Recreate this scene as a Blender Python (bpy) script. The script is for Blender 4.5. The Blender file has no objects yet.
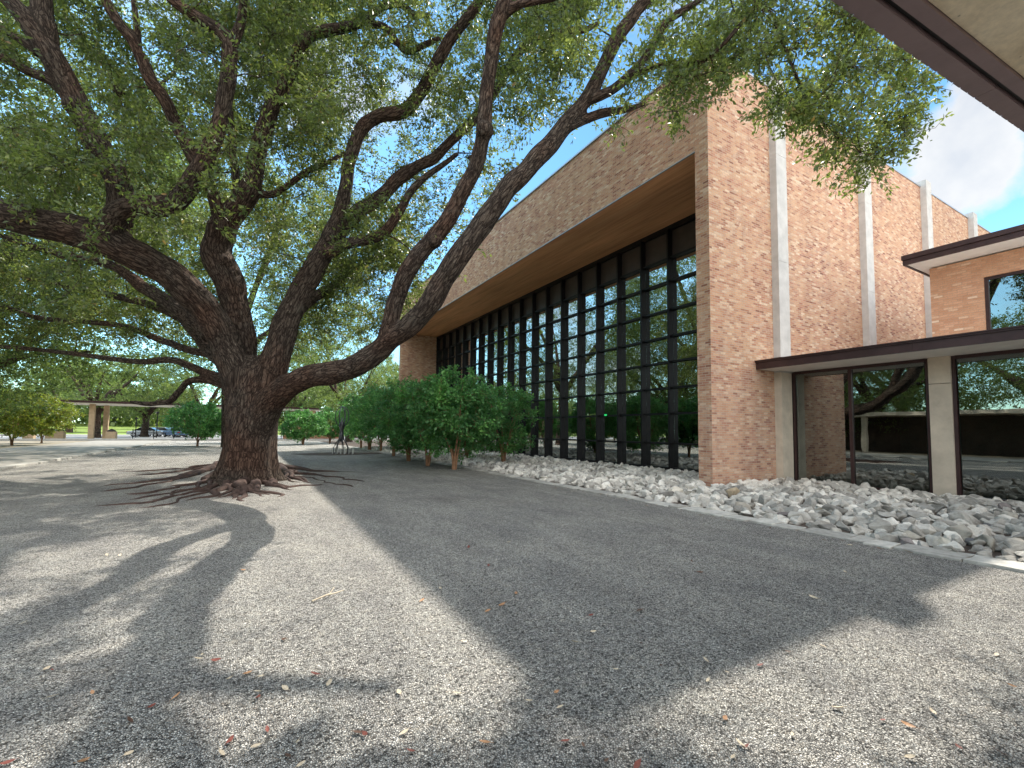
import bpy, bmesh, math, random
import numpy as np
from mathutils import Vector, Matrix, Quaternion, noise as mnoise

R = math.radians
scene = bpy.context.scene
C = scene.collection
random.seed(11)
rng = np.random.default_rng(11)

# ------------------------------------------------------------------ camera
EYE = 1.5
FPX, YAW, PIT, ROLL, SHIFT = 456.4, .5229, .0578, .0109, 20.5
_F = Vector((math.sin(YAW) * math.cos(PIT), math.cos(YAW) * math.cos(PIT), math.sin(PIT)))
_R0 = Vector((math.cos(YAW), -math.sin(YAW), 0))
_U0 = _R0.cross(_F)
_R = _R0 * math.cos(ROLL) + _U0 * math.sin(ROLL)
_U = _U0 * math.cos(ROLL) - _R0 * math.sin(ROLL)
cam_data = bpy.data.cameras.new('camera')
cam = bpy.data.objects.new('camera', cam_data)
C.objects.link(cam)
cam.matrix_world = Matrix(((_R.x, _U.x, -_F.x, 0), (_R.y, _U.y, -_F.y, 0), (_R.z, _U.z, -_F.z, EYE), (0, 0, 0, 1)))
cam_data.sensor_width = 36
cam_data.lens = FPX / 1024 * 36
cam_data.shift_y = SHIFT / 1024
cam_data.clip_start = .05
cam_data.clip_end = 1500
scene.camera = cam


def at(u, v, t):
    """point of the place seen at (u, v) of the survey photo, t metres in front of the eye"""
    p = (_F + _R * ((u - 512) / FPX) - _U * ((v - 384 - SHIFT) / FPX)) * t
    return Vector((p.x, p.y, p.z + EYE))


def ground_at(u, v, z=0.0):
    d = _F + _R * ((u - 512) / FPX) - _U * ((v - 384 - SHIFT) / FPX)
    s = (z - EYE) / d.z
    return Vector((d.x * s, d.y * s, z))


def project(p):
    d = Vector(p) - Vector((0, 0, EYE))
    z = d.dot(_F)
    return 512 + FPX * d.dot(_R) / max(z, 1e-6), 384 + SHIFT - FPX * d.dot(_U) / max(z, 1e-6), z


# ------------------------------------------------------------------ light
SUN_DIR = Vector((9.75, 6.43, 12.92)).normalized()
SUN_EL = math.asin(SUN_DIR.z)
SUN_AZ = math.atan2(SUN_DIR.x, SUN_DIR.y)
world = bpy.data.worlds.new('World')
scene.world = world
world.use_nodes = True


class NT:
    def __init__(self, tree):
        self.t = tree
        tree.nodes.clear()

    def n(self, kind, ins=None, **props):
        nd = self.t.nodes.new(kind)
        for k, v in props.items():
            setattr(nd, k, v)
        for k, v in (ins or {}).items():
            sock = nd.inputs[k]
            if isinstance(v, bpy.types.NodeSocket):
                self.t.links.new(v, sock)
            else:
                sock.default_value = v
        return nd

    def ramp(self, fac, stops, interp='LINEAR'):
        nd = self.n('ShaderNodeValToRGB', {'Fac': fac})
        cr = nd.color_ramp
        cr.interpolation = interp
        while len(cr.elements) < len(stops):
            cr.elements.new(0.5)
        for e, (p, c) in zip(cr.elements, stops):
            e.position = p
            e.color = (c, c, c, 1) if isinstance(c, (int, float)) else (*c, 1)
        return nd.outputs['Color']

    def mix(self, fac, a, b, blend='MIX'):
        nd = self.n('ShaderNodeMix', data_type='RGBA', blend_type=blend)
        for sock, v in ((nd.inputs[0], fac), (nd.inputs[6], a), (nd.inputs[7], b)):
            if isinstance(v, bpy.types.NodeSocket):
                self.t.links.new(v, sock)
            else:
                sock.default_value = v if isinstance(v, (int, float)) else ((*v, 1) if len(v) == 3 else v)
        return nd.outputs[2]

    def math(self, op, a, b=0.0, clamp=False):
        nd = self.n('ShaderNodeMath', operation=op, use_clamp=clamp)
        for i, v in ((0, a), (1, b)):
            if isinstance(v, bpy.types.NodeSocket):
                self.t.links.new(v, nd.inputs[i])
            else:
                nd.inputs[i].default_value = v
        return nd.outputs[0]


w = NT(world.node_tree)
sky = w.n('ShaderNodeTexSky', sky_type='NISHITA', sun_disc=False)
sky.sun_elevation = SUN_EL
sky.sun_rotation = -SUN_AZ
sky.altitude = 100
sky.air_density = 1.0
sky.dust_density = .6
sky.ozone_density = 1.0
tc = w.n('ShaderNodeTexCoord')
cl_map = w.n('ShaderNodeMapping', {'Vector': tc.outputs['Generated'], 'Location': (.35, .1, .2), 'Scale': (1, 1, 1.6)})
cn = w.n('ShaderNodeTexNoise', {'Vector': cl_map.outputs[0], 'Scale': 2.3, 'Detail': 9.0, 'Roughness': .55, 'Distortion': .25})
cmask = w.ramp(cn.outputs['Fac'], [(.53, 0.0), (.66, 1.0)])
# one cumulus bank to the east of the hall
bank = w.n('ShaderNodeVectorMath', {0: tc.outputs['Generated'], 1: (at(968, 165, 1) - Vector((0, 0, EYE))).normalized()}, operation='DISTANCE')
bn = w.n('ShaderNodeTexNoise', {'Vector': tc.outputs['Generated'], 'Scale': 7.0, 'Detail': 8.0, 'Roughness': .55})
bd = w.math('ADD', bank.outputs['Value'], w.math('MULTIPLY', w.math('SUBTRACT', bn.outputs['Fac'], .5), .34))
bmask = w.ramp(bd, [(.055, 1.0), (.105, 0.0)])
clear = w.ramp(bank.outputs['Value'], [(.25, 0.0), (.5, 1.0)])
mask0 = w.math('MAXIMUM', w.math('MULTIPLY', cmask, clear), bmask, True)
tint = w.mix(1.0, sky.outputs['Color'], (.66, .98, 1.02), 'MULTIPLY')
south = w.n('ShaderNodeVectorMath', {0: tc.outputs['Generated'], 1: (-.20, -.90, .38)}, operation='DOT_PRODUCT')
fill_glow = w.ramp(south.outputs['Value'], [(.0, .30), (.75, 1.0)])   # unseen clouds behind the camera, made brighter to lift the shaded walls
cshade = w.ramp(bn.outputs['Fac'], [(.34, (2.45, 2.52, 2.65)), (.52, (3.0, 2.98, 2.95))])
cshade = w.n('ShaderNodeVectorMath', {0: cshade, 'Scale': w.math('MULTIPLY', fill_glow, 2.9)}, operation='SCALE').outputs[0]
broad = w.ramp(south.outputs['Value'], [(.05, 0.0), (.5, .85)])  # extra cloud cover added behind the camera as fill light for the shade
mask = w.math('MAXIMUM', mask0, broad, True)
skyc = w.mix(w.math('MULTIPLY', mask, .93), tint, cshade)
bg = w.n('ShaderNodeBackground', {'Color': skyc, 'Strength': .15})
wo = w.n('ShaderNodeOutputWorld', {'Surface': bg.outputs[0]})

sun_data = bpy.data.lights.new('sun', 'SUN')
sun_data.energy = 3.3
sun_data.angle = R(.6)
sun_data.color = (1, .945, .86)
sun = bpy.data.objects.new('sun', sun_data)
C.objects.link(sun)
sun.rotation_euler = (-SUN_DIR).to_track_quat('-Z', 'Y').to_euler()
sun.location = SUN_DIR * 60

vs = scene.view_settings
vs.view_transform = 'Standard'
vs.look = 'None'
vs.exposure = 1.35
vs.gamma = 1
vs.use_curve_mapping = False
scene.cycles.max_bounces = 8
scene.cycles.diffuse_bounces = 4
scene.cycles.glossy_bounces = 4
scene.cycles.transparent_max_bounces = 12
scene.cycles.transmission_bounces = 4

# ------------------------------------------------------------------ materials
MATS = {}


def material(name):
    m = bpy.data.materials.new(name)
    m.use_nodes = True
    MATS[name] = m
    return m, NT(m.node_tree)


def finish(t, color, rough=.8, bump=None, bstr=.5, bdist=.01, metallic=0.0, spec=.3):
    p = t.n('ShaderNodeBsdfPrincipled')
    for k, v in (('Base Color', color), ('Roughness', rough), ('Metallic', metallic), ('Specular IOR Level', spec)):
        if isinstance(v, bpy.types.NodeSocket):
            t.t.links.new(v, p.inputs[k])
        else:
            p.inputs[k].default_value = v if isinstance(v, (int, float)) else (*v, 1)
    if bump is not None:
        b = t.n('ShaderNodeBump', {'Height': bump, 'Strength': bstr, 'Distance': bdist})
        t.t.links.new(b.outputs[0], p.inputs['Normal'])
    t.n('ShaderNodeOutputMaterial', {'Surface': p.outputs[0]})
    return p


def noise(t, vec, scale, detail=4.0, rough=.55, dist=0.0):
    return t.n('ShaderNodeTexNoise', {'Vector': vec, 'Scale': scale, 'Detail': detail, 'Roughness': rough, 'Distortion': dist}).outputs['Fac']


def plain(name, col, rough=.6, var=.15, nscale=6.0, metallic=0.0, bstr=.12, spec=.3):
    m, t = material(name)
    pos = t.n('ShaderNodeNewGeometry').outputs['Position']
    f = noise(t, pos, nscale, 6, .6)
    c = t.ramp(f, [(.3, tuple(x * (1 - var) for x in col)), (.7, tuple(min(1, x * (1 + var)) for x in col))])
    f2 = noise(t, pos, nscale * 9, 4, .6)
    finish(t, c, rough, f2, bstr, .01, metallic, spec)
    return m


def brick_material(name, stops, mortar, scale_noise=.5, stain=True):
    m, t = material(name)
    uv = t.n('ShaderNodeTexCoord').outputs['UV']
    pos = t.n('ShaderNodeNewGeometry').outputs['Position']
    br = t.n('ShaderNodeTexBrick', {'Vector': uv, 'Color1': (0, 0, 0, 1), 'Color2': (1, 1, 1, 1), 'Mortar': (0, 0, 0, 1), 'Scale': 1.0,
                                    'Mortar Size': .007, 'Mortar Smooth': .3, 'Bias': 0.0, 'Brick Width': .215, 'Row Height': .0675})
    br.offset = .5
    col = t.ramp(br.outputs['Color'], stops)
    big = noise(t, pos, scale_noise, 5, .6)
    col = t.mix(t.ramp(big, [(.35, 0.0), (.7, .5)]), col, (.58, .33, .185))
    fine = noise(t, uv, 30.0, 6, .7)
    col = t.mix(1.0, col, t.ramp(fine, [(.25, .72), (.75, 1.18)]), 'MULTIPLY')
    if stain:
        zz = t.n('ShaderNodeSeparateXYZ', {'Vector': pos}).outputs['Z']
        zn = t.math('ADD', zz, t.math('MULTIPLY', t.math('SUBTRACT', big, .5), 5.0))
        low = t.ramp(t.math('MULTIPLY', zn, .1), [(.12, .30), (.42, 0.0)])
        col = t.mix(low, col, t.mix(.5, col, (.62, .42, .36)))
        # lime streaks washed down below the coping
        sx = t.n('ShaderNodeMapping', {'Vector': pos, 'Scale': (2.2, 2.2, .10)}).outputs[0]
        run = t.ramp(noise(t, sx, 1.0, 6, .65), [(.46, 0.0), (.70, .55)])
        col = t.mix(run, col, t.mix(1.0, col, (.68, .62, .60), 'MULTIPLY'))
        # darker burnt bricks in drifts
        st = noise(t, pos, 1.1, 7, .65, .6)
        col = t.mix(t.ramp(st, [(.55, 0.0), (.66, .55)]), col, (.30, .12, .08))
    mcol = t.mix(t.ramp(noise(t, uv, 9.0, 4), [(.3, 0.0), (.7, 1.0)]), mortar, tuple(c * .72 for c in mortar))
    col = t.mix(br.outputs['Fac'], col, mcol)
    h = t.math('ADD', t.math('MULTIPLY', t.math('SUBTRACT', 1.0, br.outputs['Fac']), 1.0), t.math('MULTIPLY', fine, .5))
    finish(t, col, .88, h, .75, .008, spec=.2)
    return m


brick_material('brick', [(0, (.24, .09, .06)), (.15, (.50, .23, .15)), (.40, (.63, .40, .25)), (.62, (.52, .265, .155)), (.85, (.75, .57, .41)), (1, (.32, .13, .09))], (.53, .44, .35))
brick_material('orange_brick', [(0, (.50, .25, .15)), (.45, (.58, .31, .19)), (.9, (.64, .36, .23)), (.97, (.68, .45, .31)), (1, (.78, .60, .45))], (.54, .36, .25), stain=False)
brick_material('red_brick', [(0, (.26, .09, .05)), (.5, (.34, .12, .07)), (1, (.42, .18, .11))], (.36, .28, .22), stain=False)

# gravel
m, t = material('gravel')
pos = t.n('ShaderNodeNewGeometry').outputs['Position']
wob = t.n('ShaderNodeTexNoise', {'Vector': pos, 'Scale': 40.0, 'Detail': 2.0})
wv = t.n('ShaderNodeVectorMath', {0: pos, 1: t.n('ShaderNodeVectorMath', {0: wob.outputs['Color'], 'Scale': .012}, operation='SCALE').outputs[0]}, operation='ADD').outputs[0]
flat = t.n('ShaderNodeVectorMath', {0: wv, 1: (1, 1, .35)}, operation='MULTIPLY').outputs[0]
vo = t.n('ShaderNodeTexVoronoi', {'Vector': flat, 'Scale': 86.0, 'Randomness': 1.0}, feature='F1')
ve = t.n('ShaderNodeTexVoronoi', {'Vector': flat, 'Scale': 86.0, 'Randomness': 1.0}, feature='DISTANCE_TO_EDGE')
sep = t.n('ShaderNodeSeparateColor', {'Color': vo.outputs['Color']})
stone = t.ramp(sep.outputs[0], [(0, (.10, .097, .09)), (.2, (.46, .445, .415)), (.5, (.71, .69, .64)), (.8, (.82, .795, .74)), (1, (.86, .835, .78))])
stone = t.mix(t.ramp(sep.outputs[1], [(.9, 0.0), (.95, .4)]), stone, (.36, .29, .22))
big = noise(t, pos, .9, 7, .6)
stone = t.mix(1.0, stone, t.ramp(big, [(.3, (.82, .82, .83)), (.7, (1.1, 1.08, 1.05))]), 'MULTIPLY')
dirt = noise(t, pos, .35, 5, .6, .5)
stone = t.mix(t.ramp(dirt, [(.58, 0.0), (.75, .35)]), stone, (.24, .20, .16))
spk = t.n('ShaderNodeTexNoise', {'Vector': pos, 'Scale': 48.0, 'Detail': 3.0, 'Roughness': .6})
stone = t.mix(t.ramp(spk.outputs['Fac'], [(.55, 0.0), (.62, .62)]), stone, (.085, .08, .072))
spk2 = t.n('ShaderNodeTexNoise', {'Vector': pos, 'Scale': 11.0, 'Detail': 5.0, 'Roughness': .7})
stone = t.mix(1.0, stone, t.ramp(spk2.outputs['Fac'], [(.34, (.76, .76, .77)), (.52, (1, 1, 1)), (.66, (1.12, 1.1, 1.06))]), 'MULTIPLY')
scuff = t.n('ShaderNodeTexNoise', {'Vector': t.n('ShaderNodeMapping', {'Vector': pos, 'Rotation': (0, 0, .5), 'Scale': (1.6, .45, 1)}).outputs[0], 'Scale': 1.3, 'Detail': 7.0, 'Roughness': .62})
stone = t.mix(1.0, stone, t.ramp(scuff.outputs['Fac'], [(.36, (.84, .83, .82)), (.62, (1.08, 1.07, 1.04))]), 'MULTIPLY')
gap = t.ramp(ve.outputs['Distance'], [(0.0, .05), (.15, 1.0)])
col = t.mix(1.0, stone, gap, 'MULTIPLY')
hh = t.math('ADD', t.ramp(ve.outputs['Distance'], [(0.0, 0.0), (.35, 1.0)]), t.math('MULTIPLY', sep.outputs[2], .9))
hh = t.math('ADD', hh, t.math('MULTIPLY', noise(t, pos, 5.0, 4), 4.5))
finish(t, col, .9, hh, 1.0, .014, spec=.15)

plain('concrete', (.54, .47, .37), .85, .16, 2.5, bstr=.25)
m, t = material('slab_concrete')
pos = t.n('ShaderNodeNewGeometry').outputs['Position']
c = t.ramp(noise(t, pos, 1.6, 8, .65, .4), [(.3, (.66, .53, .36)), (.5, (.82, .69, .50)), (.72, (.88, .77, .59))])
vp = t.n('ShaderNodeTexVoronoi', {'Vector': pos, 'Scale': 5.5, 'Randomness': 1.0}, feature='F1')
pit = t.ramp(vp.outputs['Distance'], [(.025, 1.0), (.05, 0.0)])
c = t.mix(pit, c, (.06, .05, .04))
fl = noise(t, pos, 26.0, 6, .7)
c = t.mix(1.0, c, t.ramp(fl, [(.3, .82), (.7, 1.08)]), 'MULTIPLY')
finish(t, c, .9, fl, .4, .01)
plain('pale_concrete', (.50, .48, .45), .85, .14, 3.0, bstr=.2)
plain('paving', (.30, .28, .245), .9, .2, 1.4, bstr=.25)
m, t = material('kerb_stone')
ge = t.n('ShaderNodeNewGeometry')
c = t.ramp(noise(t, ge.outputs['Position'], 6.0, 8, .7), [(.3, (.27, .255, .225)), (.7, (.56, .535, .475))])
c = t.mix(1.0, c, t.ramp(ge.outputs['Random Per Island'], [(0, .7), (1, 1.1)]), 'MULTIPLY')
finish(t, c, .9, noise(t, ge.outputs['Position'], 24.0, 7, .7), .9, .015)
plain('white_soffit', (.78, .74, .68), .8, .08, 2.0)
plain('brown_metal', (.050, .026, .024), .42, .25, 4.0, metallic=.2, spec=.4)
plain('mauve_metal', (.24, .17, .17), .5, .12, 5.0, metallic=.3, spec=.4)
plain('dark_metal', (.008, .007, .008), .45, .2, 5.0, metallic=.0, spec=.35)
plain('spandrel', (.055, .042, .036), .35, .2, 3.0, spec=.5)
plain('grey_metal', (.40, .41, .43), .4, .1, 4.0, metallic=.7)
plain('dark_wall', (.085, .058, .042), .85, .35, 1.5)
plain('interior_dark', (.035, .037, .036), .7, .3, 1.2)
plain('interior_floor', (.09, .085, .08), .5, .2, 1.2)
plain('interior_green', (.16, .23, .20), .7, .2, .8)
plain('interior_pale', (.30, .32, .31), .7, .15, .8)
plain('mulch', (.075, .055, .042), .95, .4, 20.0, bstr=1.0)
plain('asphalt', (.30, .29, .28), .9, .12, .6)
plain('dry_ground', (.26, .22, .16), .95, .3, .5)
plain('steel', (.10, .10, .11), .35, .3, 14.0, metallic=.8)
plain('white_paint', (.78, .77, .74), .5, .06, 5.0)
plain('tan_stone', (.42, .31, .20), .85, .15, 4.0)
plain('tyre', (.02, .02, .02), .8, .1, 9.0)
plain('rim', (.45, .45, .47), .3, .1, 9.0, metallic=.8)
plain('car_glass', (.02, .025, .03), .08, .1, 2.0, spec=.8)
for nm, c in (('car_silver', (.42, .45, .50)), ('car_white', (.72, .73, .74)), ('car_blue', (.12, .20, .34)), ('car_dark', (.05, .05, .06))):
    plain(nm, c, .25, .03, 2.0, metallic=.2, bstr=0, spec=.6)
plain('lamp_red', (.45, .03, .02), .3, .05, 3.0)
plain('lamp_clear', (.75, .75, .72), .2, .05, 3.0)

m, t = material('soffit_board')   # warm boards running along the hall
pos = t.n('ShaderNodeNewGeometry').outputs['Position']
mp = t.n('ShaderNodeMapping', {'Vector': pos, 'Scale': (9.0, .35, 1.0)}).outputs[0]
g = noise(t, mp, 1.0, 7, .65)
mp2 = t.n('ShaderNodeMapping', {'Vector': pos, 'Scale': (.8, .12, 1.0)}).outputs[0]
g2 = noise(t, mp2, 1.0, 3, .5)
c = t.ramp(g, [(.25, (.50, .22, .10)), (.5, (.74, .37, .18)), (.75, (.84, .48, .26))])
c = t.mix(1.0, c, t.ramp(g2, [(.3, .7), (.7, 1.15)]), 'MULTIPLY')
finish(t, c, .65, g, .3, .01)

m, t = material('grass')
pos = t.n('ShaderNodeNewGeometry').outputs['Position']
g = noise(t, pos, .4, 8, .7)
c = t.ramp(g, [(.3, (.10, .15, .03)), (.55, (.19, .26, .05)), (.8, (.30, .33, .10))])
finish(t, c, .9, noise(t, pos, 14, 4), 1.0, .05)


def glass_material(name, tint, refl_lo, refl_hi):
    m, t = material(name)
    lw = t.n('ShaderNodeLayerWeight', {'Blend': .35})
    fac = t.math('ADD', t.math('MULTIPLY', lw.outputs['Fresnel'], refl_hi - refl_lo), refl_lo, True)
    pos = t.n('ShaderNodeNewGeometry').outputs['Position']
    b = t.n('ShaderNodeBump', {'Height': noise(t, pos, .8, 2), 'Strength': .06, 'Distance': .02})
    gl = t.n('ShaderNodeBsdfGlossy', {'Color': (.92, .97, .96, 1), 'Roughness': .0, 'Normal': b.outputs[0]})
    tr = t.n('ShaderNodeBsdfTransparent', {'Color': (*tint, 1)})
    mx = t.n('ShaderNodeMixShader', {0: fac, 1: tr.outputs[0], 2: gl.outputs[0]})
    t.n('ShaderNodeOutputMaterial', {'Surface': mx.outputs[0]})


glass_material('tinted_glass', (.28, .34, .32), .40, .95)
glass_material('clear_glass', (.30, .38, .36), .20, .9)


def leaf_material(name, stops, trans=.45, tcol=(.30, .42, .06)):
    m, t = material(name)
    ri = t.n('ShaderNodeNewGeometry')
    c = t.ramp(ri.outputs['Random Per Island'], stops)
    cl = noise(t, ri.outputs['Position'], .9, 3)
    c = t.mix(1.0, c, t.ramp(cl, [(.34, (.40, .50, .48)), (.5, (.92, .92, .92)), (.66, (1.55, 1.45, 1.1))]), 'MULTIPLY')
    d = t.n('ShaderNodeBsdfPrincipled', {'Base Color': c, 'Roughness': .42, 'Specular IOR Level': .5})
    tc_ = t.mix(.5, c, tcol)
    tl = t.n('ShaderNodeBsdfTranslucent', {'Color': tc_})
    mx = t.n('ShaderNodeMixShader', {0: trans, 1: d.outputs[0], 2: tl.outputs[0]})
    t.n('ShaderNodeOutputMaterial', {'Surface': mx.outputs[0]})


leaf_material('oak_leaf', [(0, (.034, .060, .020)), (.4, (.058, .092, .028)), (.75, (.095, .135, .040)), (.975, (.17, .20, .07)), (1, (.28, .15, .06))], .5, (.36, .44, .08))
leaf_material('far_leaf', [(0, (.07, .11, .04)), (.5, (.12, .17, .06)), (1, (.20, .25, .10))], .55)
leaf_material('maple_leaf', [(0, (.045, .145, .045)), (.5, (.09, .26, .08)), (1, (.20, .42, .14))], .45, (.18, .46, .08))
leaf_material('bright_leaf', [(0, (.06, .12, .02)), (.5, (.12, .19, .03)), (.93, (.22, .25, .04)), (1, (.34, .18, .05))], .5, (.40, .44, .04))

# bark: ridges run along each limb (attribute 'grain' holds across/across/along coordinates)
m, t = material('bark')
at_ = t.n('ShaderNodeAttribute', attribute_name='grain')
gv = at_.outputs['Vector']
pos = t.n('ShaderNodeNewGeometry').outputs['Position']
mp = t.n('ShaderNodeMapping', {'Vector': gv, 'Scale': (1, 1, .22)}).outputs[0]
wb = t.n('ShaderNodeTexNoise', {'Vector': mp, 'Scale': 9.0, 'Detail': 4.0})
wv = t.n('ShaderNodeVectorMath', {0: mp, 1: t.n('ShaderNodeVectorMath', {0: wb.outputs['Color'], 'Scale': .17}, operation='SCALE').outputs[0]}, operation='ADD').outputs[0]
vo = t.n('ShaderNodeTexVoronoi', {'Vector': wv, 'Scale': 15.0, 'Randomness': .95}, feature='DISTANCE_TO_EDGE')
vo2 = t.n('ShaderNodeTexVoronoi', {'Vector': wv, 'Scale': 43.0, 'Randomness': 1.0}, feature='DISTANCE_TO_EDGE')
ridge = t.ramp(vo.outputs['Distance'], [(0, 0.0), (.22, 1.0)])
ridge2 = t.ramp(vo2.outputs['Distance'], [(0, 0.0), (.3, 1.0)])
fine = noise(t, gv, 60, 5, .7)
h = t.math('ADD', t.math('ADD', t.math('MULTIPLY', ridge, .75), t.math('MULTIPLY', ridge2, .55)), t.math('MULTIPLY', fine, .55))
c = t.ramp(t.math('MULTIPLY', h, .56), [(.15, (.010, .007, .006)), (.42, (.050, .036, .028)), (.7, (.115, .088, .068)), (1, (.20, .165, .13))])
warm = noise(t, pos, .7, 4, .6)
c = t.mix(t.ramp(warm, [(.45, 0.0), (.65, .5)]), c, t.mix(1.0, c, (1.3, .78, .60), 'MULTIPLY'))
moss = noise(t, pos, 1.6, 6, .65)
c = t.mix(t.ramp(moss, [(.60, 0.0), (.74, .35)]), c, (.15, .14, .115))
finish(t, c, .92, h, 1.0, .035, spec=.15)
plain('root_bark', (.060, .036, .028), .9, .5, 9.0, bstr=.9)
plain('orange_bark', (.24, .13, .07), .85, .35, 7.0, bstr=.5)

# rocks
for nm, lo, hi in (('rock_pale', (.45, .415, .36), (.80, .76, .68)), ('rock_dark', (.15, .15, .15), (.28, .275, .27)), ('rock_ochre', (.32, .25, .16), (.50, .41, .29)), ('rock_pink', (.32, .27, .25), (.50, .44, .41)), ('rock_cream', (.42, .38, .31), (.70, .64, .54))):
    m, t = material(nm)
    oi = t.n('ShaderNodeObjectInfo')
    ge = t.n('ShaderNodeNewGeometry')
    pos = ge.outputs['Position']
    f = noise(t, pos, 7.0, 8, .68)
    c = t.ramp(f, [(.3, lo), (.72, hi)])
    c = t.mix(1.0, c, t.ramp(ge.outputs['Random Per Island'], [(0, .48), (1, 1.15)]), 'MULTIPLY')
    c = t.mix(1.0, c, t.ramp(oi.outputs['Random'], [(0, .52), (1, 1.12)]), 'MULTIPLY')
    st = noise(t, pos, 2.7, 6, .7)
    c = t.mix(t.ramp(st, [(.58, 0.0), (.72, .5)]), c, tuple(x * .45 for x in lo))
    finish(t, c, .9, noise(t, pos, 16.0, 9, .75), 1.0, .045, spec=.15)
for nm, col in (('leaf_red', (.17, .05, .035)), ('leaf_tan', (.46, .38, .27)), ('leaf_orange', (.33, .18, .09)), ('leaf_dark', (.10, .055, .035))):
    plain(nm, col, .6, .3, 60.0)
m, t = material('green_lamp')
e = t.n('ShaderNodeEmission', {'Color': (.05, 1, .25, 1), 'Strength': .3})
t.n('ShaderNodeOutputMaterial', {'Surface': e.outputs[0]})
m, t = material('warm_lamp')
e = t.n('ShaderNodeEmission', {'Color': (1, .72, .4, 1), 'Strength': 2.5})
t.n('ShaderNodeOutputMaterial', {'Surface': e.outputs[0]})


# ------------------------------------------------------------------ building blocks
def link(name, me, mat=None, parent=None):
    o = bpy.data.objects.new(name, me)
    C.objects.link(o)
    if mat:
        me.materials.append(MATS[mat])
    if parent is not None:
        o.parent = parent
    return o


def tag(o, label, cat, group=None):
    o['label'] = label
    o['category'] = cat
    if group:
        o['group'] = group
    return o


def thing(name, label, cat, loc=(0, 0, 0), rz=0.0, group=None):
    o = bpy.data.objects.new(name, None)
    o.empty_display_size = .3
    C.objects.link(o)
    o.location = loc
    o.rotation_euler = (0, 0, rz)
    return tag(o, label, cat, group)


def copy_tree(o, parent=None):
    c = o.copy()
    C.objects.link(c)
    if parent is not None:
        c.parent = parent
    for ch in list(o.children):
        copy_tree(ch, c)
    return c


class MB:
    """collects boxes, prisms and tubes into one mesh with metre UVs"""

    def __init__(self, origin=(0, 0, 0)):
        self.v, self.f, self.o = [], [], Vector(origin)

    def add(self, vs_, fs_):
        b = len(self.v)
        self.v += [tuple(Vector(p) - self.o) for p in vs_]
        self.f += [tuple(b + i for i in f) for f in fs_]
        return self

    def box(self, x0, x1, y0, y1, z0, z1):
        vs_ = [(x, y, z) for z in (z0, z1) for y in (y0, y1) for x in (x0, x1)]
        return self.add(vs_, [(0, 2, 3, 1), (4, 5, 7, 6), (0, 1, 5, 4), (2, 6, 7, 3), (0, 4, 6, 2), (1, 3, 7, 5)])

    def tube(self, pts, rad, seg=6, cap=True):
        pts = [Vector(p) for p in pts]
        n = len(pts)
        rad = rad if isinstance(rad, (list, tuple)) else [rad] * n
        nrm = None
        vs_, fs_ = [], []
        for i, p in enumerate(pts):
            d = (pts[min(i + 1, n - 1)] - pts[max(i - 1, 0)]).normalized()
            if nrm is None:
                nrm = d.orthogonal().normalized()
            else:
                nrm = (nrm - d * nrm.dot(d))
                nrm = nrm.normalized() if nrm.length > 1e-5 else d.orthogonal().normalized()
            b = d.cross(nrm)
            for k in range(seg):
                a = 2 * math.pi * k / seg
                vs_.append(p + (nrm * math.cos(a) + b * math.sin(a)) * rad[i])
        for i in range(n - 1):
            for k in range(seg):
                k2 = (k + 1) % seg
                fs_.append((i * seg + k, i * seg + k2, (i + 1) * seg + k2, (i + 1) * seg + k))
        if cap:
            fs_.append(tuple(range(seg - 1, -1, -1)))
            fs_.append(tuple((n - 1) * seg + k for k in range(seg)))
        return self.add(vs_, fs_)

    def lathe(self, prof, seg=16, c=(0, 0, 0)):
        vs_, fs_ = [], []
        for r, z in prof:
            for k in range(seg):
                a = 2 * math.pi * k / seg
                vs_.append((c[0] + r * math.cos(a), c[1] + r * math.sin(a), c[2] + z))
        for i in range(len(prof) - 1):
            for k in range(seg):
                k2 = (k + 1) % seg
                fs_.append((i * seg + k, i * seg + k2, (i + 1) * seg + k2, (i + 1) * seg + k))
        fs_.append(tuple(range(seg - 1, -1, -1)))
        fs_.append(tuple((len(prof) - 1) * seg + k for k in range(seg)))
        return self.add(vs_, fs_)

    def mesh(self, name, bevel=0.0, smooth=False):
        me = bpy.data.meshes.new(name)
        me.from_pydata(self.v, [], self.f)
        if bevel:
            bm = bmesh.new()
            bm.from_mesh(me)
            bmesh.ops.bevel(bm, geom=list(bm.edges), offset=bevel, segments=2, profile=.6, affect='EDGES', clamp_overlap=True)
            bm.to_mesh(me)
            bm.free()
        uv = me.uv_layers.new(name='UVMap')
        for p in me.polygons:
            n = p.normal
            for li in p.loop_indices:
                co = me.vertices[me.loops[li].vertex_index].co + self.o
                if abs(n.z) > .8:
                    uv.data[li].uv = (co.x, co.y)
                elif abs(n.x) > abs(n.y):
                    uv.data[li].uv = (co.y, co.z)
                else:
                    uv.data[li].uv = (co.x, co.z)
        if smooth:
            for p in me.polygons:
                p.use_smooth = True
        return me

    def build(self, name, mat, parent=None, bevel=0.0, smooth=False):
        return link(name, self.mesh(name, bevel, smooth), mat, parent)


def structure(o):
    o['kind'] = 'structure'
    return o


def stuff(o):
    o['kind'] = 'stuff'
    return o


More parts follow.
